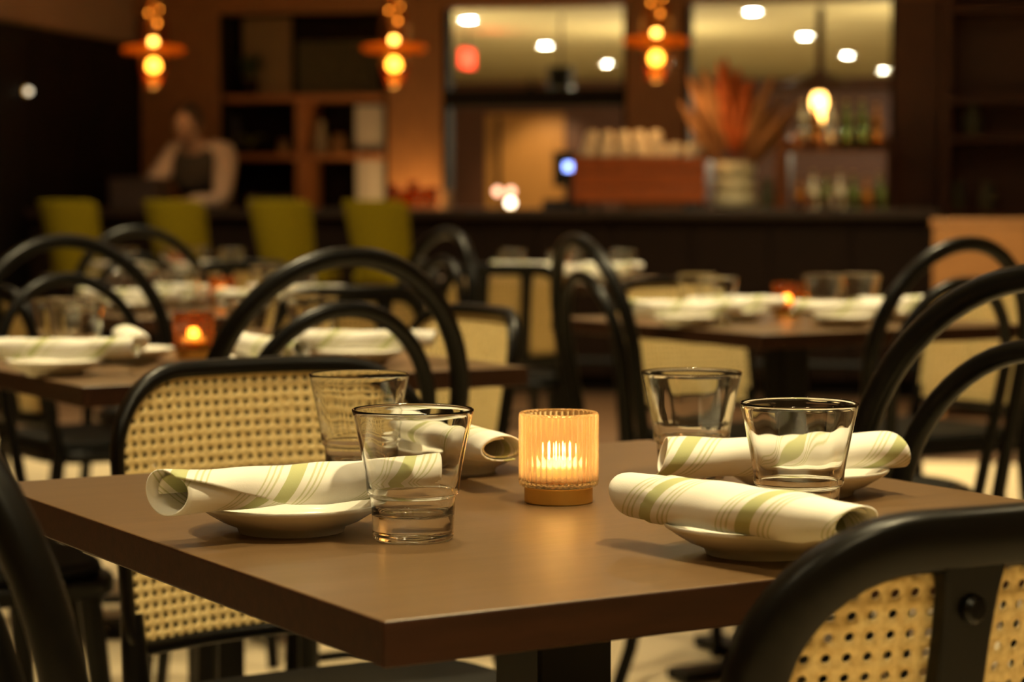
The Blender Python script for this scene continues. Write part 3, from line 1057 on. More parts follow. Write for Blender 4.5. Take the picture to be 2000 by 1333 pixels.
# ------------------------------------------------------------------ green bar stools
def make_stool():
    t = thing('bar_stool', '', 'stool', (0, 0, 0), 0, 'green upholstered bar stools')
    m = MB()
    nu, nv = 18, 12
    for side in (0, 1):
        for j in range(nv + 1):
            q = j / nv
            for i in range(nu + 1):
                p = -1 + 2 * i / nu
                hw = 0.150 + 0.045 * q
                top = 1.0 - 0.10 * max(0, abs(p) - 0.72) ** 2 / 0.078 * 0.6
                z = 0.60 + (1.012 - 0.60) * q * top
                ang_ = p * 1.05
                x = hw * math.sin(ang_) / math.sin(1.05)
                y = 0.12 * (1 - math.cos(ang_)) / (1 - math.cos(1.05)) - 0.09 * q + (0.045 if side else 0.0)
                m.v.append((x, y, z))
    W = nu + 1
    K = W * (nv + 1)
    for j in range(nv):
        for i in range(nu):
            a = j * W + i
            m.f.append((a, a + 1, a + W + 1, a + W))
            m.f.append((K + a, K + a + W, K + a + W + 1, K + a + 1))
    for i in range(nu):
        m.f.append((i, K + i, K + i + 1, i + 1))
        a = nv * W + i
        m.f.append((a, a + 1, K + a + 1, K + a))
    for j in range(nv):
        a = j * W
        m.f.append((a, a + W, K + a + W, K + a))
        a = j * W + nu
        m.f.append((a, K + a, K + a + W, a + W))
    m.build('backrest', M['green'], t, bevel=0.008)
    out = [(0.185 * math.copysign(abs(math.cos(a)) ** 0.6, math.cos(a)), 0.20 + 0.175 * math.copysign(abs(math.sin(a)) ** 0.6, math.sin(a))) for a in [2 * PI * i / 40 for i in range(40)]]
    MB().prism(out, 0.585, 0.655).build('seat', M['green'], t, bevel=0.018)
    for sx in (-1, 1):
        for y, yo in ((0.08, 0.03), (0.32, 0.38)):
            MB().tube([(sx * 0.14, y, 0.59), (sx * 0.185, yo, 0.0)], [0.017, 0.012], 12).build('leg', M['blackwood'], t)
    MB().tube([(-0.172, 0.045, 0.19), (0.172, 0.045, 0.19), (0.172, 0.362, 0.19), (-0.172, 0.362, 0.19)], 0.008, 8, closed=True).build('foot_ring', M['brass'], t)
    return t


st0 = make_stool()
for i, px in enumerate((122, 330, 535, 722)):
    p = bp(bs(px, -0.75), -0.75)
    lab = ORD4[i] + ' green upholstered stool at the bar' + (', before the leaning person' if i == 1 else '')
    if i == 0:
        place(st0, p, BA - R(22), lab)
    else:
        dup(st0, p, BA - R(22), lab)


# ------------------------------------------------------------------ pendants
def make_pendant():
    t = thing('pendant_lamp', '', 'lamp', (0, 0, 0), 0, 'amber lantern pendants over the bar')
    # origin at brass disc
    MB().lathe([(0.055, -0.016), (0.160, -0.020), (0.172, -0.010), (0.172, 0.010), (0.160, 0.018), (0.055, 0.016)], 40, closed=True).build('amber_flange', M['amber_flange'], t)
    MB().lathe([(0.052, 0.010), (0.076, 0.03), (0.080, 0.12), (0.062, 0.20), (0.030, 0.26), (0.028, 0.255), (0.058, 0.196), (0.076, 0.12), (0.072, 0.034), (0.049, 0.013)], 32, closed=True).build('upper_glass', M['amber_lantern'], t)
    MB().lathe([(0.052, -0.008), (0.080, -0.055), (0.078, -0.100), (0.048, -0.160), (0.038, -0.205), (0, -0.206), (0, -0.202), (0.034, -0.201), (0.044, -0.158), (0.074, -0.098), (0.076, -0.055), (0.049, -0.010)], 32).build('lower_glass', M['amber_lantern'], t)
    MB().ball((0, 0, 0.046), 0.022).build('upper_bulb', M['bulb_hot'], t)
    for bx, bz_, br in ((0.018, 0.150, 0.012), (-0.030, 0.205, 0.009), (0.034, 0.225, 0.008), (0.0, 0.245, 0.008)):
        MB().ball((bx, 0.02, bz_), br, None, None, 10, 8).build('glass_bead', M['bead'], t)  # glowing beads stand in for glints on the upper glass
    MB().ball((0, 0, -0.085), 0.020, None, 0.026).build('lower_bulb', M['bulb'], t)
    MB().lathe([(0, 0.05), (0.014, 0.05), (0.014, 0.25), (0.032, 0.262), (0.032, 0.285), (0.012, 0.30), (0, 0.30)], 20).build('socket', M['brass'], t)
    MB().tube([(0, 0, 0.30), (0, 0, CEIL_Z - 1.86)], 0.006, 8).build('rod', M['brass'], t)
    MB().ball((0, 0, 0.42), 0.035).ball((0, 0, 0.52), 0.028).build('rod_knobs', M['brass'], t)
    return t


M['amber_flange'] = amber_glow_glass('amber_flange_glass', (1.0, 0.50, 0.12), 0.85, 0.2)
M['amber_lantern'] = glass('amber_lantern_glass', (1.0, 0.62, 0.22), 0.08, 1.35)
pd0 = make_pendant()
for i, (px, py, lab) in enumerate(((304, 98, 'amber glass pendant lamp at the left, before the oak panel above the person'), (771, 95, 'amber glass pendant lamp in the middle, before the second oak pillar'), (1280, 82, 'amber glass pendant lamp at the right, before the third oak pillar'))):
    w = 0.15
    p = bp(bs(px, w), w, bz(px, py, w))
    o = place(pd0, p, 0, lab) if i == 0 else dup(pd0, p, 0, lab)
    lamp('pendant_glow', 'POINT', (0, 0, -0.28), 1.8, (1.0, 0.56, 0.20), 0.05, o)
w = 3.2
t = thing('shaded_pendant', 'pendant with wide dark shade hanging behind the right opening, above the bottles', 'lamp', bp(bs(1597, w), w, bz(1597, 170, w)), BA)
MB().lathe([(0.02, 0.11), (0.26, 0.0), (0.25, 0.0), (0.015, 0.10)], 32, closed=True).build('shade', M['cabwood'], t)
MB().ball((0, 0, -0.10), 0.05, None, 0.075).build('bulb', M['bulb'], t)
MB().lathe([(0.0, 0.09), (0.03, 0.085), (0.035, -0.04), (0.0, -0.045)], 16).build('socket', M['brass'], t)
MB().lathe([(0.0, -0.175), (0.035, -0.18), (0.03, -0.235), (0.0, -0.24)], 16).build('finial', M['bulb'], t)
MB().tube([(0, 0, 0.09), (0, 0, AC - bz(1597, 170, w))], 0.006, 8).build('cord', M['cabwood'], t)


# ------------------------------------------------------------------ wall shelf in the left bay
wS = 1.72
x430, x758 = xs[430] + 0.005, xs[758] - 0.005
zs = [bz(590, 300, wS), bz(590, 185, wS)]
ztop = bz(1000, 14, w0) - 0.005
ws = thing('wall_shelf', 'oak shelf unit with open bays between the two left pillars', 'shelf', bp(0, wS), BA)
MB().box(x430, x430 + 0.02, 0, 0.33, 0.9005, ztop).build('side_panel', M['blackwood'], ws)
MB().box(x758 - 0.02, x758, 0, 0.33, 0.9005, ztop).build('side_panel', M['blackwood'], ws)
MB().box(x430 + 0.0205, x758 - 0.0205, 0.331, 0.35, 0.9005, ztop).build('back_panel', M['darkwood'], ws)
for z in zs:
    MB().box(x430 + 0.0205, x758 - 0.0205, 0, 0.33, z - 0.038, z).build('shelf_board', M['shelfwood'], ws, bevel=0.002)
xm = bs(587, wS)
MB().box(xm - 0.03, xm + 0.03, 0.002, 0.33, zs[0] + 0.0005, zs[1] - 0.0385).build('divider', M['shelfwood'], ws, bevel=0.002)
MB().box(xm - 0.03, xm + 0.03, 0.002, 0.33, 0.9005, zs[0] - 0.0385).build('divider', M['shelfwood'], ws, bevel=0.002)


def on_shelf(name, label, cat, px, w_, z, group=None):
    return thing(name, label, cat, bp(bs(px, w_), w_, z), BA, group)


def jar(name, label, px, w_, z, prof, material, cat='vase', seg=24, group=None):
    t = on_shelf(name, label, cat, px, w_, z, group)
    MB().lathe(prof, seg).build('body', material, t)
    return t


def vase_prof(r, h, neck=0.45):
    return [(0, 0), (r * 0.7, 0), (r, h * 0.3), (r * 0.95, h * 0.5), (r * neck, h * 0.82), (r * neck * 1.25, h), (r * neck * 1.0, h), (r * neck * 0.7, h * 0.82), (r * 0.8, h * 0.5), (0, h * 0.1)]


# beige board and olive slatted screen on the top shelf
b_ = on_shelf('beige_board', 'plain beige board leaning at the back of the top shelf', 'board', 525, wS + 0.29, zs[1] + 0.001)
MB().box(-0.16, 0.16, -0.01, 0.01, 0, 0.5).build('board', M['beige'], b_, bevel=0.002)
sc = on_shelf('slatted_screen', 'olive screen of upright boards at the right of the top shelf', 'screen', 662, wS + 0.24, zs[1] + 0.001)
for k in range(7):
    x = -0.265 + k * 0.0765
    MB().box(x, x + 0.072, -0.01, 0.01, 0, 0.345).build('slat', M['shutter'], sc, bevel=0.002)
MB().box(-0.265, 0.266, 0.0105, 0.02, 0.05, 0.09).box(-0.265, 0.266, 0.0105, 0.02, 0.25, 0.29).build('rail', M['shutter'], sc)


def plant(label, px, w_, z, pot_r, pot_h, nleaf, spread, hgt, material, seed):
    rnd = random.Random(seed)
    t = on_shelf('potted_plant', label, 'plant', px, w_, z)
    MB().lathe([(0, 0), (pot_r * 0.75, 0), (pot_r, pot_h), (pot_r * 0.9, pot_h), (pot_r * 0.85, pot_h * 0.85), (0, pot_h * 0.85)], 20).build('pot', M['darkwood'], t)
    for k in range(nleaf):
        a = rnd.uniform(0, 2 * PI)
        sp = spread * rnd.uniform(0.4, 1)
        h = hgt * rnd.uniform(0.5, 1)
        ca, sa = math.cos(a), math.sin(a) * 0.5
        m = MB()
        L = []
        for i in range(7):
            q = i / 6
            c = Vector((ca * sp * q, sa * sp * q, pot_h * 0.85 + h * math.sin(q * 2.0)))
            wd = 0.022 * math.sin(PI * min(1, q * 0.93 + 0.07)) + 0.002
            sd = Vector((-sa, ca, 0)).normalized() * wd
            m.v += [tuple(c - sd), tuple(c + Vector((0, 0, 0.004))), tuple(c + sd)]
        for i in range(6):
            b = i * 3
            m.f += [(b, b + 1, b + 4, b + 3), (b + 1, b + 2, b + 5, b + 4)]
        o = m.build('leaf', material, t)
        s_ = o.modifiers.new('thickness', 'SOLIDIFY')
        s_.thickness = 0.0015
    return t


plant('dark leafy potted plant at the left of the top shelf', 490, wS + 0.13, zs[1] + 0.001, 0.06, 0.10, 26, 0.13, 0.17, M['leaf'], 3)
plant('small yellow green plant in the middle left bay of the shelf', 490, wS + 0.15, zs[0] + 0.001, 0.045, 0.05, 18, 0.13, 0.08, M['leaflight'], 4)
jar('stoneware_vase', 'dark narrow vase beside the yellow green plant', 462, wS + 0.20, zs[0] + 0.001, vase_prof(0.05, 0.24), M['plastic'])
jar('stoneware_vase', 'taller cream vase in the middle right bay of the shelf', 628, wS + 0.15, zs[0] + 0.001, vase_prof(0.05, 0.20), M['cream'])
jar('stoneware_vase', 'squat ochre vase right of the cream vase', 664, wS + 0.15, zs[0] + 0.001, vase_prof(0.055, 0.12, 0.6), M['ochre'])
jar('stoneware_vase', 'small ochre bowl vase behind the plant at the bay divider', 556, wS + 0.17, zs[0] + 0.001, vase_prof(0.04, 0.09, 0.7), M['ochre'])
for px, y0, y1, lab in ((725, 205, 284, 'greyish card standing in the middle bay beside the pillar'), (726, 312, 392, 'white card standing in the lowest bay beside the pillar')):
    zb = zs[0] + 0.001 if y0 < 300 else 0.9015
    t = on_shelf('menu_card', lab, 'card', px, wS + 0.05, zb)
    h = bz(px, y0, wS) - zb
    MB().box(-0.098, 0.098, -0.004, 0.004, 0.0 if y0 < 300 else 0.0, h).build('card', M['card'], t, bevel=0.001)
    MB().box(-0.06, 0.06, -0.02, -0.0045, 0, 0.02).box(-0.06, 0.06, 0.0045, 0.03, 0, 0.02).build('stand', M['plastic'], t)


# tumblers and amber glasses on the bar
def tum_prof(r, h):
    return [(0, 0), (r * 0.8, 0), (r, h), (r * 0.94, h), (r * 0.75, h * 0.12), (0, h * 0.1)]


for k, px in enumerate((768, 788, 806, 826, 846)):
    jar('bar_glass', ['leftmost', 'second', 'third', 'fourth', 'rightmost'][k] + ' of five dark amber glasses on the bar below the second pillar', px, 0.42 + 0.05 * (k % 2), BARZ + 0.001, tum_prof(0.030, (0.13, 0.10, 0.15, 0.11, 0.12)[k]), M['bottle_amber'], 'glass', group='amber glasses on the bar')
for k, px in enumerate((492, 510, 528, 546, 562)):
    jar('bar_glass', ['leftmost', 'second', 'third', 'fourth', 'rightmost'][k] + ' of five upturned glasses behind the third green stool', px, 0.38 + 0.04 * (k % 2), BARZ + 0.001, tum_prof(0.024, 0.075), M['bottle_clear'], 'glass', group='glasses by the third stool')
jar('bar_glass', 'single faint clear glass right of the amber glasses', 874, 0.4, BARZ + 0.001, tum_prof(0.03, 0.10), M['bottle_clear'], 'glass')

# glowing balls in place of glints on / behind the counter
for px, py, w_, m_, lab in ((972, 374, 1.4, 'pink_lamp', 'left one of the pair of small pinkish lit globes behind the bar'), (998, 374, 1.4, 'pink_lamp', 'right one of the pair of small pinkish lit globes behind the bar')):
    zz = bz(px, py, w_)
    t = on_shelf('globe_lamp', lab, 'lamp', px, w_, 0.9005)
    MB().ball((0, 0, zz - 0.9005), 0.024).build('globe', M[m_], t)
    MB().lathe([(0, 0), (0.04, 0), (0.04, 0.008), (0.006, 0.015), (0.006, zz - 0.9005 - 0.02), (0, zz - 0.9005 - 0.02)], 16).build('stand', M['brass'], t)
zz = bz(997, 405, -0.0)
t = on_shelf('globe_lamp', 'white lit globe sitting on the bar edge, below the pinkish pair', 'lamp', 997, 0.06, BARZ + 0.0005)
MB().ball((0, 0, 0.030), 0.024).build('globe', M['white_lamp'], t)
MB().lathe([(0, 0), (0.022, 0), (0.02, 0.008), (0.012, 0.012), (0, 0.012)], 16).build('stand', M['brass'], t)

# point of sale terminal
t = on_shelf('sales_terminal', 'black sales terminal with a small blue screen beside the espresso machine', 'terminal', 1100, 0.36, BARZ + 0.0005)
MB().box(-0.10, 0.09, -0.08, 0.10, 0, 0.05).build('base', M['plastic'], t, bevel=0.006)
MB().tube([(0.02, 0.05, 0.05), (0.025, 0.03, 0.16)], 0.018, 10).build('neck', M['plastic'], t)
hd = MB().box(-0.055, 0.075, -0.012, 0.012, 0.12, 0.31).build('screen_housing', M['plastic'], t, bevel=0.006)
MB().box(0.008, 0.050, -0.0145, -0.0125, 0.205, 0.247).build('blue_screen', M['screen_blue'], hd)

# ------------------------------------------------------------------ espresso machine with cups
we = 0.32
mz = bz(1260, 306, we)
mw = (bs(1386, we) - bs(1135, we)) / 2
em = on_shelf('espresso_machine', 'wide espresso machine with terracotta back panels on the bar', 'coffee machine', 1260, we, BARZ + 0.0005)
H = mz - BARZ
hh = (H - 0.035) / 3
for k in range(3):
    MB().box(-mw, mw, -0.225, -0.205, 0.032 + k * hh + 0.002, 0.032 + (k + 1) * hh - 0.002).build('back_panel', M['terracotta'], em, bevel=0.004)
MB().box(-mw + 0.01, mw - 0.01, -0.2045, 0.10, 0.03, H - 0.012).build('body', M['steel'], em, bevel=0.01)
for s in (-1, 1):
    MB().box(s * mw - (0.0 if s < 0 else 0.014), s * mw + (0.014 if s < 0 else 0.0), -0.20, 0.20, 0.03, H - 0.011).build('side_panel', M['terracotta'], em, bevel=0.004)
    MB().lathe([(0, 0.11), (0.03, 0.11), (0.03, 0.17), (0, 0.17)], 20, (s * 0.17, 0.15, 0)).build('brew_group', M['steel'], em)
MB().box(-mw + 0.02, mw - 0.02, 0.101, 0.24, 0.03, 0.06).build('drip_tray', M['steel'], em)
MB().box(-mw + 0.005, mw - 0.005, -0.22, 0.20, H - 0.0105, H).build('cup_shelf', M['steel'], em, bevel=0.002)
for sx in (-1, 1):
    for sy in (-0.17, 0.17):
        MB().lathe([(0, 0), (0.02, 0), (0.016, 0.0299), (0, 0.0299)], 12, (sx * (mw - 0.06), sy, 0)).build('foot', M['plastic'], em)


def make_cup():
    t = thing('coffee_cup', '', 'cup', (0, 0, 0), 0, 'coffee cups on the espresso machine')
    MB().lathe([(0.040, 0.0), (0.036, 0.03), (0.026, 0.058), (0.020, 0.062), (0.020, 0.066), (0.015, 0.066), (0.015, 0.060), (0, 0.060), (0, 0.056), (0.024, 0.054), (0.034, 0.028), (0.037, 0.0)], 20).build('body', M['cup'], t)
    MB().tube([(0.036, 0, 0.045), (0.055, 0, 0.045), (0.062, 0, 0.03), (0.055, 0, 0.016), (0.039, 0, 0.014)], 0.004, 8).build('handle', M['cup'], t)
    return t


cup0 = make_cup()
n = 0
CW = ['first', 'second', 'third', 'fourth', 'fifth', 'sixth', 'seventh']
for row in range(2):
    for k in range(7):
        p = em.location + U * (-mw + 0.065 + k * (2 * mw - 0.14) / 6) + V * (-0.14 + row * 0.12) + Vector((0, 0, H + 0.0005))
        lab = CW[k] + ' cup from the left in the ' + ('front' if row == 0 else 'rear') + ' row on the espresso machine'
        o = place(cup0, p, 0.6 + k, lab) if n == 0 else dup(cup0, p, 0.6 + k, lab)
        n += 1
for k in range(5):
    p = em.location + U * (-mw + 0.08 + k * 0.085) + V * -0.12 + Vector((0, 0, H + 0.0675))
    dup(cup0, p, k * 1.3, CW[k] + ' cup from the left in the upper layer on the espresso machine')

# ------------------------------------------------------------------ vase and dried leaves
wv = 0.30
vh = bz(1433, 316, wv) - BARZ
vs = on_shelf('ribbed_vase', 'cream vase of three bulging rings holding dried rust leaves', 'vase', 1433, wv, BARZ + 0.0005)
pr = [(0, 0), (0.085, 0)]
for k in range(3):
    for i in range(9):
        q = i / 8
        pr.append((0.092 + 0.022 * math.sin(PI * q) + 0.002 * (2 - k), 0.004 + (k + q) * (vh - 0.012) / 3))
pr += [(0.078, vh), (0.070, vh - 0.004), (0.075, vh * 0.5), (0.07, 0.02), (0, 0.015)]
MB().lathe(pr, 40).build('body', M['vase'], vs)
dbq = on_shelf('dried_bouquet', 'spray of dried rust and tan palm leaves standing in the cream vase', 'dried leaves', 1433, wv, BARZ + vh * 0.35)
rnd = random.Random(5)
LEAVES = []
for k in range(17):
    f = -1 + 2 * k / 16
    LEAVES.append((0.26 * f + rnd.uniform(-0.03, 0.03), rnd.uniform(-0.06, 0.06), 0.56 + 0.12 * (1 - abs(f + 0.25)) + rnd.uniform(-0.05, 0.05), 0.036 + rnd.uniform(-0.006, 0.012), M['rust'] if abs(f + 0.1) < 0.62 and k % 4 else M['tan'], 0.0))
for k in range(5):
    LEAVES.append((0.36 - 0.03 * k, 0.03 * (k - 2), 0.54 - 0.05 * k, 0.026, M['tan'], 0.06))
for k in range(4):
    LEAVES.append((-0.28 + 0.02 * k, 0.03 * (k - 2), 0.52 - 0.06 * k, 0.026, M['tan'], 0.05))
for (dx, dy, hz, wd, mm, droop) in LEAVES:
    m = MB()
    steps = 9
    for i in range(steps + 1):
        q = i / steps
        bend = q ** 1.3
        c = Vector((dx * bend, dy * bend, hz * q - droop * q * q))
        wq = 0.003 if q < 0.38 else wd * math.sin(PI * ((q - 0.38) / 0.62) ** 0.75 * 0.97 + 0.03) + 0.002
        m.v += [tuple(c + Vector((-wq, 0.004, 0))), tuple(c + Vector((-wq * 0.5, -0.006, 0))), tuple(c + Vector((0, 0.004, 0))), tuple(c + Vector((wq * 0.5, -0.006, 0))), tuple(c + Vector((wq, 0.004, 0)))]
    for i in range(steps):
        for j in range(4):
            b = i * 5 + j
            m.f.append((b, b + 1, b + 6, b + 5))
    o = m.build('leaf', mm, dbq)
    s_ = o.modifiers.new('thickness', 'SOLIDIFY')
    s_.thickness = 0.002

# ------------------------------------------------------------------ rack with bottles in the right opening
wr = 1.22
rz0 = 0.9005
rk = thing('bottle_rack', 'open oak rack of bottles standing in the right opening', 'rack', bp(0, wr), BA)
ra, rb_ = bs(1512, wr), bs(1738, wr)
z1 = bz(1620, 290, wr)
ztr = bz(1620, 268, wr)
MB().box(ra, ra + 0.075, 0, 0.24, rz0, ztr + 0.01).build('side_panel', M['shelfwood'], rk, bevel=0.003)
MB().box(rb_ - 0.03, rb_, 0, 0.24, rz0, ztr + 0.01).build('side_panel', M['cabwood'], rk, bevel=0.003)
MB().box(ra + 0.0755, rb_ - 0.0305, 0, 0.24, z1 - 0.02, z1).build('shelf_board', M['shelfwood'], rk, bevel=0.002)
MB().box(ra + 0.0755, rb_ - 0.0305, 0.215, 0.24, z1 + 0.002, ztr).build('back_rail', M['shelfwood'], rk, bevel=0.002)


def make_bottle(material, h=0.28, r=0.036, name='bottle'):
    t = thing(name, '', 'bottle', (0, 0, 0), BA, 'bottles on the oak rack')
    MB().lathe([(0, 0), (r * 0.92, 0), (r, 0.006), (r, h * 0.58), (r * 0.8, h * 0.68), (r * 0.36, h * 0.78), (r * 0.34, h * 0.93), (r * 0.42, h * 0.94), (r * 0.42, h * 0.965), (0, h * 0.965)], 24).build('body', material, t)
    MB().lathe([(0, h * 0.9655), (r * 0.40, h * 0.9655), (r * 0.40, h), (0, h)], 16).build('cap', M['brass'], t)
    return t


bt = [make_bottle(M['bottle_green'], 0.27), make_bottle(M['bottle_amber'], 0.25), make_bottle(M['bottle_clear'], 0.28)]
CB = ['green', 'amber', 'clear']
firsts = [True] * 3
CNT = ['first', 'second', 'third', 'fourth', 'fifth', 'sixth', 'seventh', 'eighth', 'ninth']
for k, px in enumerate((1560, 1586, 1612, 1638, 1664, 1690, 1716)):
    c = (1, 2, 0, 2, 0, 1, 0)[k]
    p = bp(bs(px, wr + 0.13), wr + 0.13, rz0 + 0.0005)
    lab = CNT[k] + ' bottle from the left on the low level of the oak rack, ' + CB[c] + ' glass'
    if firsts[c]:
        place(bt[c], p, BA, lab)
        firsts[c] = False
    else:
        dup(bt[c], p, BA, lab)
for k, px in enumerate((1566, 1592, 1618, 1650, 1680, 1708)):
    c = (2, 1, 2, 0, 0, 1)[k]
    p = bp(bs(px, wr + 0.13), wr + 0.13, z1 + 0.0005)
    dup(bt[c], p, BA, CNT[k] + ' bottle from the left on the upper level of the oak rack, ' + CB[c] + ' glass')
for k, (px, zz, lab) in enumerate(((1556, z1, 'left copper mug on the upper level of the oak rack'), (1605, z1, 'right copper mug on the upper level of the oak rack'), (1573, rz0, 'large copper mug on the low level of the oak rack'))):
    t = on_shelf('copper_mug', lab, 'mug', px, wr + 0.045, zz + 0.0005)
    h = 0.08 if k < 2 else 0.15
    MB().lathe([(0, 0), (0.03, 0), (0.034, h * 0.5), (0.033, h), (0.030, h), (0.030, 0.006), (0, 0.005)], 24).build('body', M['copper'], t)
    MB().tube([(0.032, 0, h * 0.85), (0.052, 0, h * 0.8), (0.054, 0, h * 0.4), (0.034, 0, h * 0.25)], 0.004, 8).build('handle', M['copper'], t)
t = on_shelf('steel_shaker', 'small steel shaker glinting on the low level of the oak rack', 'shaker', 1626, wr + 0.03, rz0 + 0.0005)
MB().lathe([(0, 0), (0.028, 0), (0.036, 0.13), (0.03, 0.15), (0.018, 0.175), (0, 0.18)], 24).build('body', M['steel'], t)
t = on_shelf('dish', 'small pale dish at the right foot of the cream vase', 'dish', 1480, 0.2, BARZ + 0.0005)
MB().lathe([(0, 0), (0.02, 0), (0.04, 0.025), (0.037, 0.026), (0.018, 0.006), (0, 0.005)], 24).build('body', M['cream'], t)
jar('stoneware_vase', 'pale green jar between the cream vase and the rack post', 1497, 0.5, BARZ + 0.001, vase_prof(0.045, 0.16, 0.6), M['sage'])

# ------------------------------------------------------------------ right shelf cabinet and the oak sideboard
bar_struct('trim_1', [(SL + 0.05, SR, -2.7, 1.65, 0.0005, 0.004)], M['darkfloor'])  # dark sheet painting the fall-off of light on the floor by the bar
wc = 1.45
cx0 = bs(1836, wc)
cab = thing('shelf_cabinet', 'tall brown cabinet with open shelves at the right end of the bar', 'cabinet', bp(0, wc), BA)
MB().box(cx0, cx0 + 0.045, 0, 0.5, 0, 2.35).build('side_panel', M['cabwood'], cab, bevel=0.003)
MB().box(cx0 + 1.2, cx0 + 1.245, 0, 0.5, 0, 2.35).build('side_panel', M['cabwood'], cab, bevel=0.003)
MB().box(cx0 + 0.0455, cx0 + 1.1995, 0.48, 0.5, 0, 2.35).build('back_panel', M['cabwood'], cab)
czs = [bz(1920, 412, wc), bz(1920, 265, wc), bz(1920, 190, wc), bz(1920, 10, wc)]
for z in czs:
    MB().box(cx0 + 0.0455, cx0 + 1.1995, 0, 0.4795, z - 0.03, z).build('shelf_board', M['cabwood'], cab, bevel=0.002)
MB().box(cx0 + 0.0455, cx0 + 1.1995, 0.42, 0.4795, czs[2] + 0.001, czs[3] - 0.031).build('upper_panel', M['cabwood'], cab)
jar('stoneware_vase', 'sage green vase alone on the middle shelf of the right cabinet', 1896, wc + 0.2, czs[1] + 0.0005, vase_prof(0.055, 0.20, 0.6), M['sage'])
jar('stoneware_vase', 'dim sage jar at the left of the lowest open shelf in the right cabinet', 1868, wc + 0.2, czs[0] + 0.0005, vase_prof(0.05, 0.17, 0.6), M['sage'])
jar('stoneware_vase', 'paler sage jar at the right of the lowest open shelf in the right cabinet', 1926, wc + 0.15, czs[0] + 0.0005, vase_prof(0.05, 0.16, 0.6), M['sage'])

wsb = -0.95
sx0 = bs(1816, wsb)
stop = bz(1900, 428, wsb)
sb = thing('sideboard', 'honey oak sideboard at the right end of the bar', 'sideboard', bp(sx0, wsb), BA)
MB().box(0, 1.3, 0, 0.45, stop - 0.035, stop).build('top', M['sidewood'], sb, bevel=0.004)
MB().box(0.012, 1.288, 0.022, 0.44, 0.12, stop - 0.0355).build('carcass', M['sidewood'], sb)
for k in range(3):
    x = 0.015 + k * 0.425
    d = MB().box(x, x + 0.418, 0.0, 0.021, 0.125, stop - 0.04).build('door', M['sidewood'], sb, bevel=0.003)
    MB().lathe([(0, 0), (0.012, 0), (0.014, 0.012), (0, 0.016)], 14).xform(Matrix.Translation((x + 0.38, -0.0005, 0.55)) @ Matrix.Rotation(R(90), 4, 'X')).build('knob', M['brass'], d)
for x in (0.03, 1.22):
    for y in (0.03, 0.38):
        MB().box(x, x + 0.045, y, y + 0.045, 0, 0.1195).build('leg', M['sidewood'], sb)

# ------------------------------------------------------------------ things on the dark side
t = on_shelf('brown_box', 'dark brown box on the bar beside the leaning person', 'box', 275, 0.22, BARZ + 0.0005)
MB().box(-0.14, 0.14, -0.10, 0.10, 0, 0.15).build('body', M['boxbrown'], t, bevel=0.006)
MB().box(-0.145, 0.145, -0.105, 0.105, 0.1505, 0.17).build('lid', M['boxbrown'], t, bevel=0.004)
# glowing ball added as a round pale highlight on the dark panelling
k_ = (45 - 1000) / FPX
wq = (SL * (U.x - U.y * k_) - k_ * B0.y) / (k_ * V.y - V.x)
yq = bp(SL, wq).y
zq = CAM_Z + (HORIZON - 180) / FPX * yq
t = thing('wall_lamp', 'tiny pale round lamp on the dark panelled wall at the far left', 'lamp', bp(SL + 0.0305, wq, zq), BA)
MB().lathe([(0, 0), (0.03, 0), (0.03, 0.008), (0, 0.008)], 20).xform(Matrix.Rotation(R(90), 4, 'Y')).build('plate', M['brass'], t)
M['pale_lamp'] = emit('pale_lamp', (1.0, 0.86, 0.6), 1.6)
MB().ball((0.02, 0, 0), 0.016).build('globe', M['pale_lamp'], t)

# exit sign in the adjoining room
we_ = 7.5
t = thing('exit_sign', 'glowing red sign hanging by the dark pillar edge in the middle opening', 'sign', bp(bs(913, we_), we_, bz(913, 115, we_)), BA)
MB().box(-0.03, 0.03, -0.15, 0.15, -0.075, 0.075).build('lit_face', M['exit_red'], t, bevel=0.004)
MB().box(-0.034, 0.034, -0.155, 0.155, 0.0755, 0.095).build('housing', M['plastic'], t)
MB().tube([(0, 0, 0.095), (0, 0, AC - bz(913, 115, we_))], 0.008, 8).build('stem', M['plastic'], t)
lamp('exit_glow', 'POINT', (0.25, -0.1, 0.1), 2.0, (1, 0.12, 0.04), 0.05, t)
# small dark speaker hung in that opening
ws_ = 6.0
t = thing('speaker', 'black speaker silhouette against the olive ceiling in the middle opening', 'speaker', bp(bs(1095, ws_), ws_, bz(1095, 152, ws_)), BA)
MB().box(-0.09, 0.09, -0.08, 0.08, -0.09, 0.09).build('cabinet', M['plastic'], t, bevel=0.01)
MB().lathe([(0, 0), (0.06, 0), (0.065, 0.006), (0, 0.01)], 24).xform(Matrix.Translation((0, -0.0805, 0)) @ Matrix.Rotation(R(90), 4, 'X')).build('cone', M['iron'], t)
MB().tube([(0, 0, 0.09), (0, 0, AC - bz(1095, 152, ws_))], 0.01, 8).build('stem', M['plastic'], t)
# floor lamps added out of sight behind the pillars to brighten the olive ceiling
for px, w_, lab, pw in ((810, 6.0, 'tall white floor lamp behind the second pillar in the next room', 60), (1278, 7.5, 'tall white floor lamp behind the third pillar in the next room', 75), (1800, 6.0, 'tall white floor lamp behind the right pillar in the next room', 60)):
    t = on_shelf('floor_lamp', lab, 'lamp', px, w_, 0)
    MB().lathe([(0, 0), (0.14, 0), (0.14, 0.02), (0.012, 0.03), (0.012, 1.3), (0, 1.3)], 20).build('stand', M['iron'], t)
    MB().lathe([(0.06, 1.30), (0.16, 1.50), (0.155, 1.50), (0.055, 1.30)], 24, closed=True).build('shade', M['card'], t)
    lamp('floor_lamp_glow', 'POINT', (0, 0, 1.56), pw * 1.0, (1.0, 0.84, 0.52), 0.06, t)
pdoor = bp((dx0 + dx1) / 2 + 0.3, FAR_W - 1.0, 2.3)
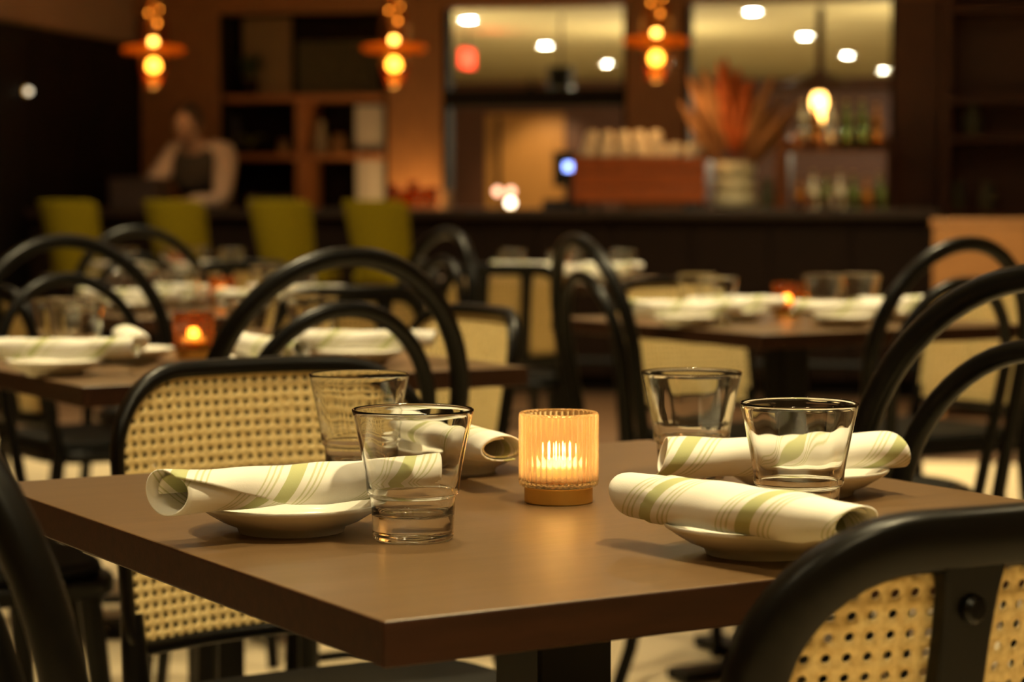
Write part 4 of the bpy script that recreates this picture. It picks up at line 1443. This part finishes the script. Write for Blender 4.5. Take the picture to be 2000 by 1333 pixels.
t = thing('ceiling_downlight', 'small spotlight over the amber door of the next room', 'ceiling light', pdoor, BA)  # unseen spot, added only to brighten the far door
MB().lathe([(0, 0.0), (0.04, 0.0), (0.05, 0.10), (0, 0.10)], 20).build('can', M['iron'], t)
MB().tube([(0, 0, 0.10), (0, 0, 0.20)], 0.012, 8).build('stem', M['iron'], t)
lamp('door_spot', 'SPOT', (0, 0, -0.01), 60, (1.0, 0.72, 0.36), 0.05, t, (R(42), 0, 0), 80, 0.7)


# ------------------------------------------------------------------ person leaning on the bar
def skinned(verts, edges, radii, sub=2):
    me = bpy.data.meshes.new('skin_tmp')
    me.from_pydata(verts, edges, [])
    o = bpy.data.objects.new('skin_tmp', me)
    COL.objects.link(o)
    o.modifiers.new('skin', 'SKIN')
    sm = o.modifiers.new('sub', 'SUBSURF')
    sm.levels = sm.render_levels = sub
    for i, r in enumerate(radii):
        d = me.skin_vertices[0].data[i]
        d.radius = (r, r) if not isinstance(r, tuple) else r
        d.use_root = i == 0
    dg = bpy.context.evaluated_depsgraph_get()
    ev = bpy.data.meshes.new_from_object(o.evaluated_get(dg))
    bpy.data.objects.remove(o)
    return ev


def add_mesh(mb, me, mtx=None):
    n = len(mb.v)
    for v in me.vertices:
        mb.v.append(tuple(mtx @ v.co if mtx else v.co))
    for p in me.polygons:
        mb.f.append(tuple(n + i for i in p.vertices))


pw = 0.88
ps = on_shelf('person', 'person in a pale shirt and dark waistcoat leaning on the bar, head bowed', 'person', 398, pw, 0)
# joints (x along the bar, y away from the viewer, z up)
pel, wst, chs, nck, hdb = (0, 0.18, 0.90), (0, 0.10, 1.06), (0, -0.03, 1.22), (0, -0.13, 1.335), (-0.01, -0.17, 1.40)
shl, shr = (-0.165, -0.05, 1.275), (0.165, -0.05, 1.275)
ell, elr = (-0.235, -0.33, 1.012), (0.245, -0.35, 1.012)
wrl, wrr = (-0.03, -0.47, 1.000), (0.02, -0.40, 1.004)
hipl, hipr = (-0.09, 0.19, 0.86), (0.09, 0.19, 0.86)
knl, knr = (-0.10, 0.14, 0.48), (0.10, 0.14, 0.48)
anl, anr = (-0.10, 0.18, 0.07), (0.10, 0.18, 0.07)
tol, tor = (-0.11, 0.05, 0.035), (0.11, 0.05, 0.035)
V_ = [pel, wst, chs, nck, hdb, shl, ell, wrl, shr, elr, wrr, hipl, knl, anl, tol, hipr, knr, anr, tor]
E_ = [(0, 1), (1, 2), (2, 3), (3, 4), (2, 5), (5, 6), (6, 7), (2, 8), (8, 9), (9, 10), (0, 11), (11, 12), (12, 13), (13, 14), (0, 15), (15, 16), (16, 17), (17, 18)]
RD = [0.12, 0.115, 0.125, 0.055, 0.052, 0.062, 0.040, 0.026, 0.062, 0.040, 0.026, 0.085, 0.055, 0.036, 0.035, 0.085, 0.055, 0.036, 0.035]
body = MB()
add_mesh(body, skinned(V_, E_, RD))


def hand(wr_, dirx, diry):
    d = Vector((dirx, diry, 0)).normalized()
    sdv = Vector((-d.y, d.x, 0))
    w0_ = Vector(wr_)
    add_mesh(body, skinned([tuple(w0_), tuple(w0_ + d * 0.05), tuple(w0_ + d * 0.085)], [(0, 1), (1, 2)], [(0.024, 0.016), (0.036, 0.015), (0.036, 0.013)], 2))
    for k, ln in enumerate((0.068, 0.078, 0.072, 0.056)):
        o = sdv * (0.027 - 0.018 * k)
        p0 = w0_ + d * 0.07 + o
        p1 = w0_ + d * (0.085 + ln * 0.4) + o * 1.1 + Vector((0, 0, 0.004))
        p2 = w0_ + d * (0.085 + ln * 0.75) + o * 1.1 + Vector((0, 0, -0.004))
        p3 = w0_ + d * (0.085 + ln) + o * 1.05 + Vector((0, 0, -0.014))
        add_mesh(body, skinned([tuple(p) for p in (p0, p1, p2, p3)], [(0, 1), (1, 2), (2, 3)], [0.010, 0.0095, 0.0085, 0.007], 1))
    sg = 1 if dirx > 0 else -1
    th_ = sdv * 0.035
    add_mesh(body, skinned([tuple(w0_ + d * 0.025 + th_ * 0.5), tuple(w0_ + d * 0.055 + th_ * 1.25), tuple(w0_ + d * 0.085 + th_ * 1.45)], [(0, 1), (1, 2)], [0.013, 0.011, 0.008], 1))


hand(wrr, -1.0, -0.25)
hand(wrl, 1.0, -0.2)
# head: shaped skull, jaw, nose, ears
hc = Vector((-0.015, -0.205, 1.455))
hm = Matrix.Translation(hc) @ Matrix.Rotation(R(22), 4, 'X') @ Matrix.Rotation(R(8), 4, 'Y')
hd_ = MB()
hd_.ball((0, 0, 0.0), 0.074, 0.093, 0.112, 24, 18)
for i, (x, y, z) in enumerate(hd_.v):
    if z < -0.02:
        k = 1 - 0.30 * min(1, (-z - 0.02) / 0.09)
        hd_.v[i] = (x * k, y * (0.97 if y < 0 else k * 0.9) - 0.006, z)
hd_.ball((0, -0.096, -0.016), 0.012, 0.018, 0.024, 10, 8)
hd_.ball((0, -0.088, -0.058), 0.022, 0.010, 0.008, 10, 6)
for s in (-1, 1):
    hd_.ball((s * 0.075, 0.008, -0.008), 0.009, 0.020, 0.030, 10, 8)
    hd_.ball((s * 0.03, -0.078, 0.028), 0.022, 0.012, 0.006, 8, 6)
hd_.xform(hm)
n0 = len(body.v)
body.v += hd_.v
body.f += [tuple(n0 + i for i in f) for f in hd_.f]
body.build('body', M['skin'], ps, angle=80)
hr = MB().ball((0, 0.014, 0.018), 0.083, 0.094, 0.108, 24, 16)
keep = [i for i, (x, y, z) in enumerate(hr.v)]
hr.f = [f for f in hr.f if not all(hr.v[i][1] < -0.045 and hr.v[i][2] < 0.062 for i in f) and not all(hr.v[i][2] < -0.055 for i in f)]
hr.xform(hm)
ho = hr.build('hair', M['hair'], ps)
sld = ho.modifiers.new('thickness', 'SOLIDIFY')
sld.thickness = 0.008
ey = MB()
for s in (-1, 1):
    ey.ball((s * 0.030, -0.084, 0.012), 0.011, 0.008, 0.007, 10, 8)
ey.xform(hm).build('eyes', M['eye'], ps)
MB().ball((0, -0.0905, -0.058), 0.0235, 0.010, 0.0055, 12, 8).xform(hm).build('mouth', M['lips'], ps)
sh = MB()
add_mesh(sh, skinned([pel, wst, chs, (0, -0.100, 1.315), shl, ell, (-0.07, -0.445, 1.004), shr, elr, (0.06, -0.39, 1.008)], [(0, 1), (1, 2), (2, 3), (2, 4), (4, 5), (5, 6), (2, 7), (7, 8), (8, 9)],
                     [0.128, 0.124, 0.150, 0.088, 0.084, 0.052, 0.036, 0.084, 0.052, 0.036]))
sh.build('shirt', M['shirt'], ps, angle=80)
vt = MB()
add_mesh(vt, skinned([(0, 0.17, 0.92), (0, 0.085, 1.06), (0, -0.05, 1.19), (0, -0.085, 1.255), (-0.10, -0.065, 1.285), (0.10, -0.065, 1.285)], [(0, 1), (1, 2), (2, 3), (3, 4), (3, 5)], [(0.165, 0.165), (0.165, 0.165), (0.185, 0.185), (0.15, 0.15), (0.088, 0.088), (0.088, 0.088)]))
vt.build('waistcoat', M['vest'], ps, angle=80)
tr = MB()
add_mesh(tr, skinned([pel, hipl, knl, (-0.10, 0.18, 0.10), hipr, knr, (0.10, 0.18, 0.10)], [(0, 1), (1, 2), (2, 3), (0, 4), (4, 5), (5, 6)], [0.13, 0.095, 0.066, 0.05, 0.095, 0.066, 0.05]))
tr.build('trousers', M['trousers'], ps, angle=80)
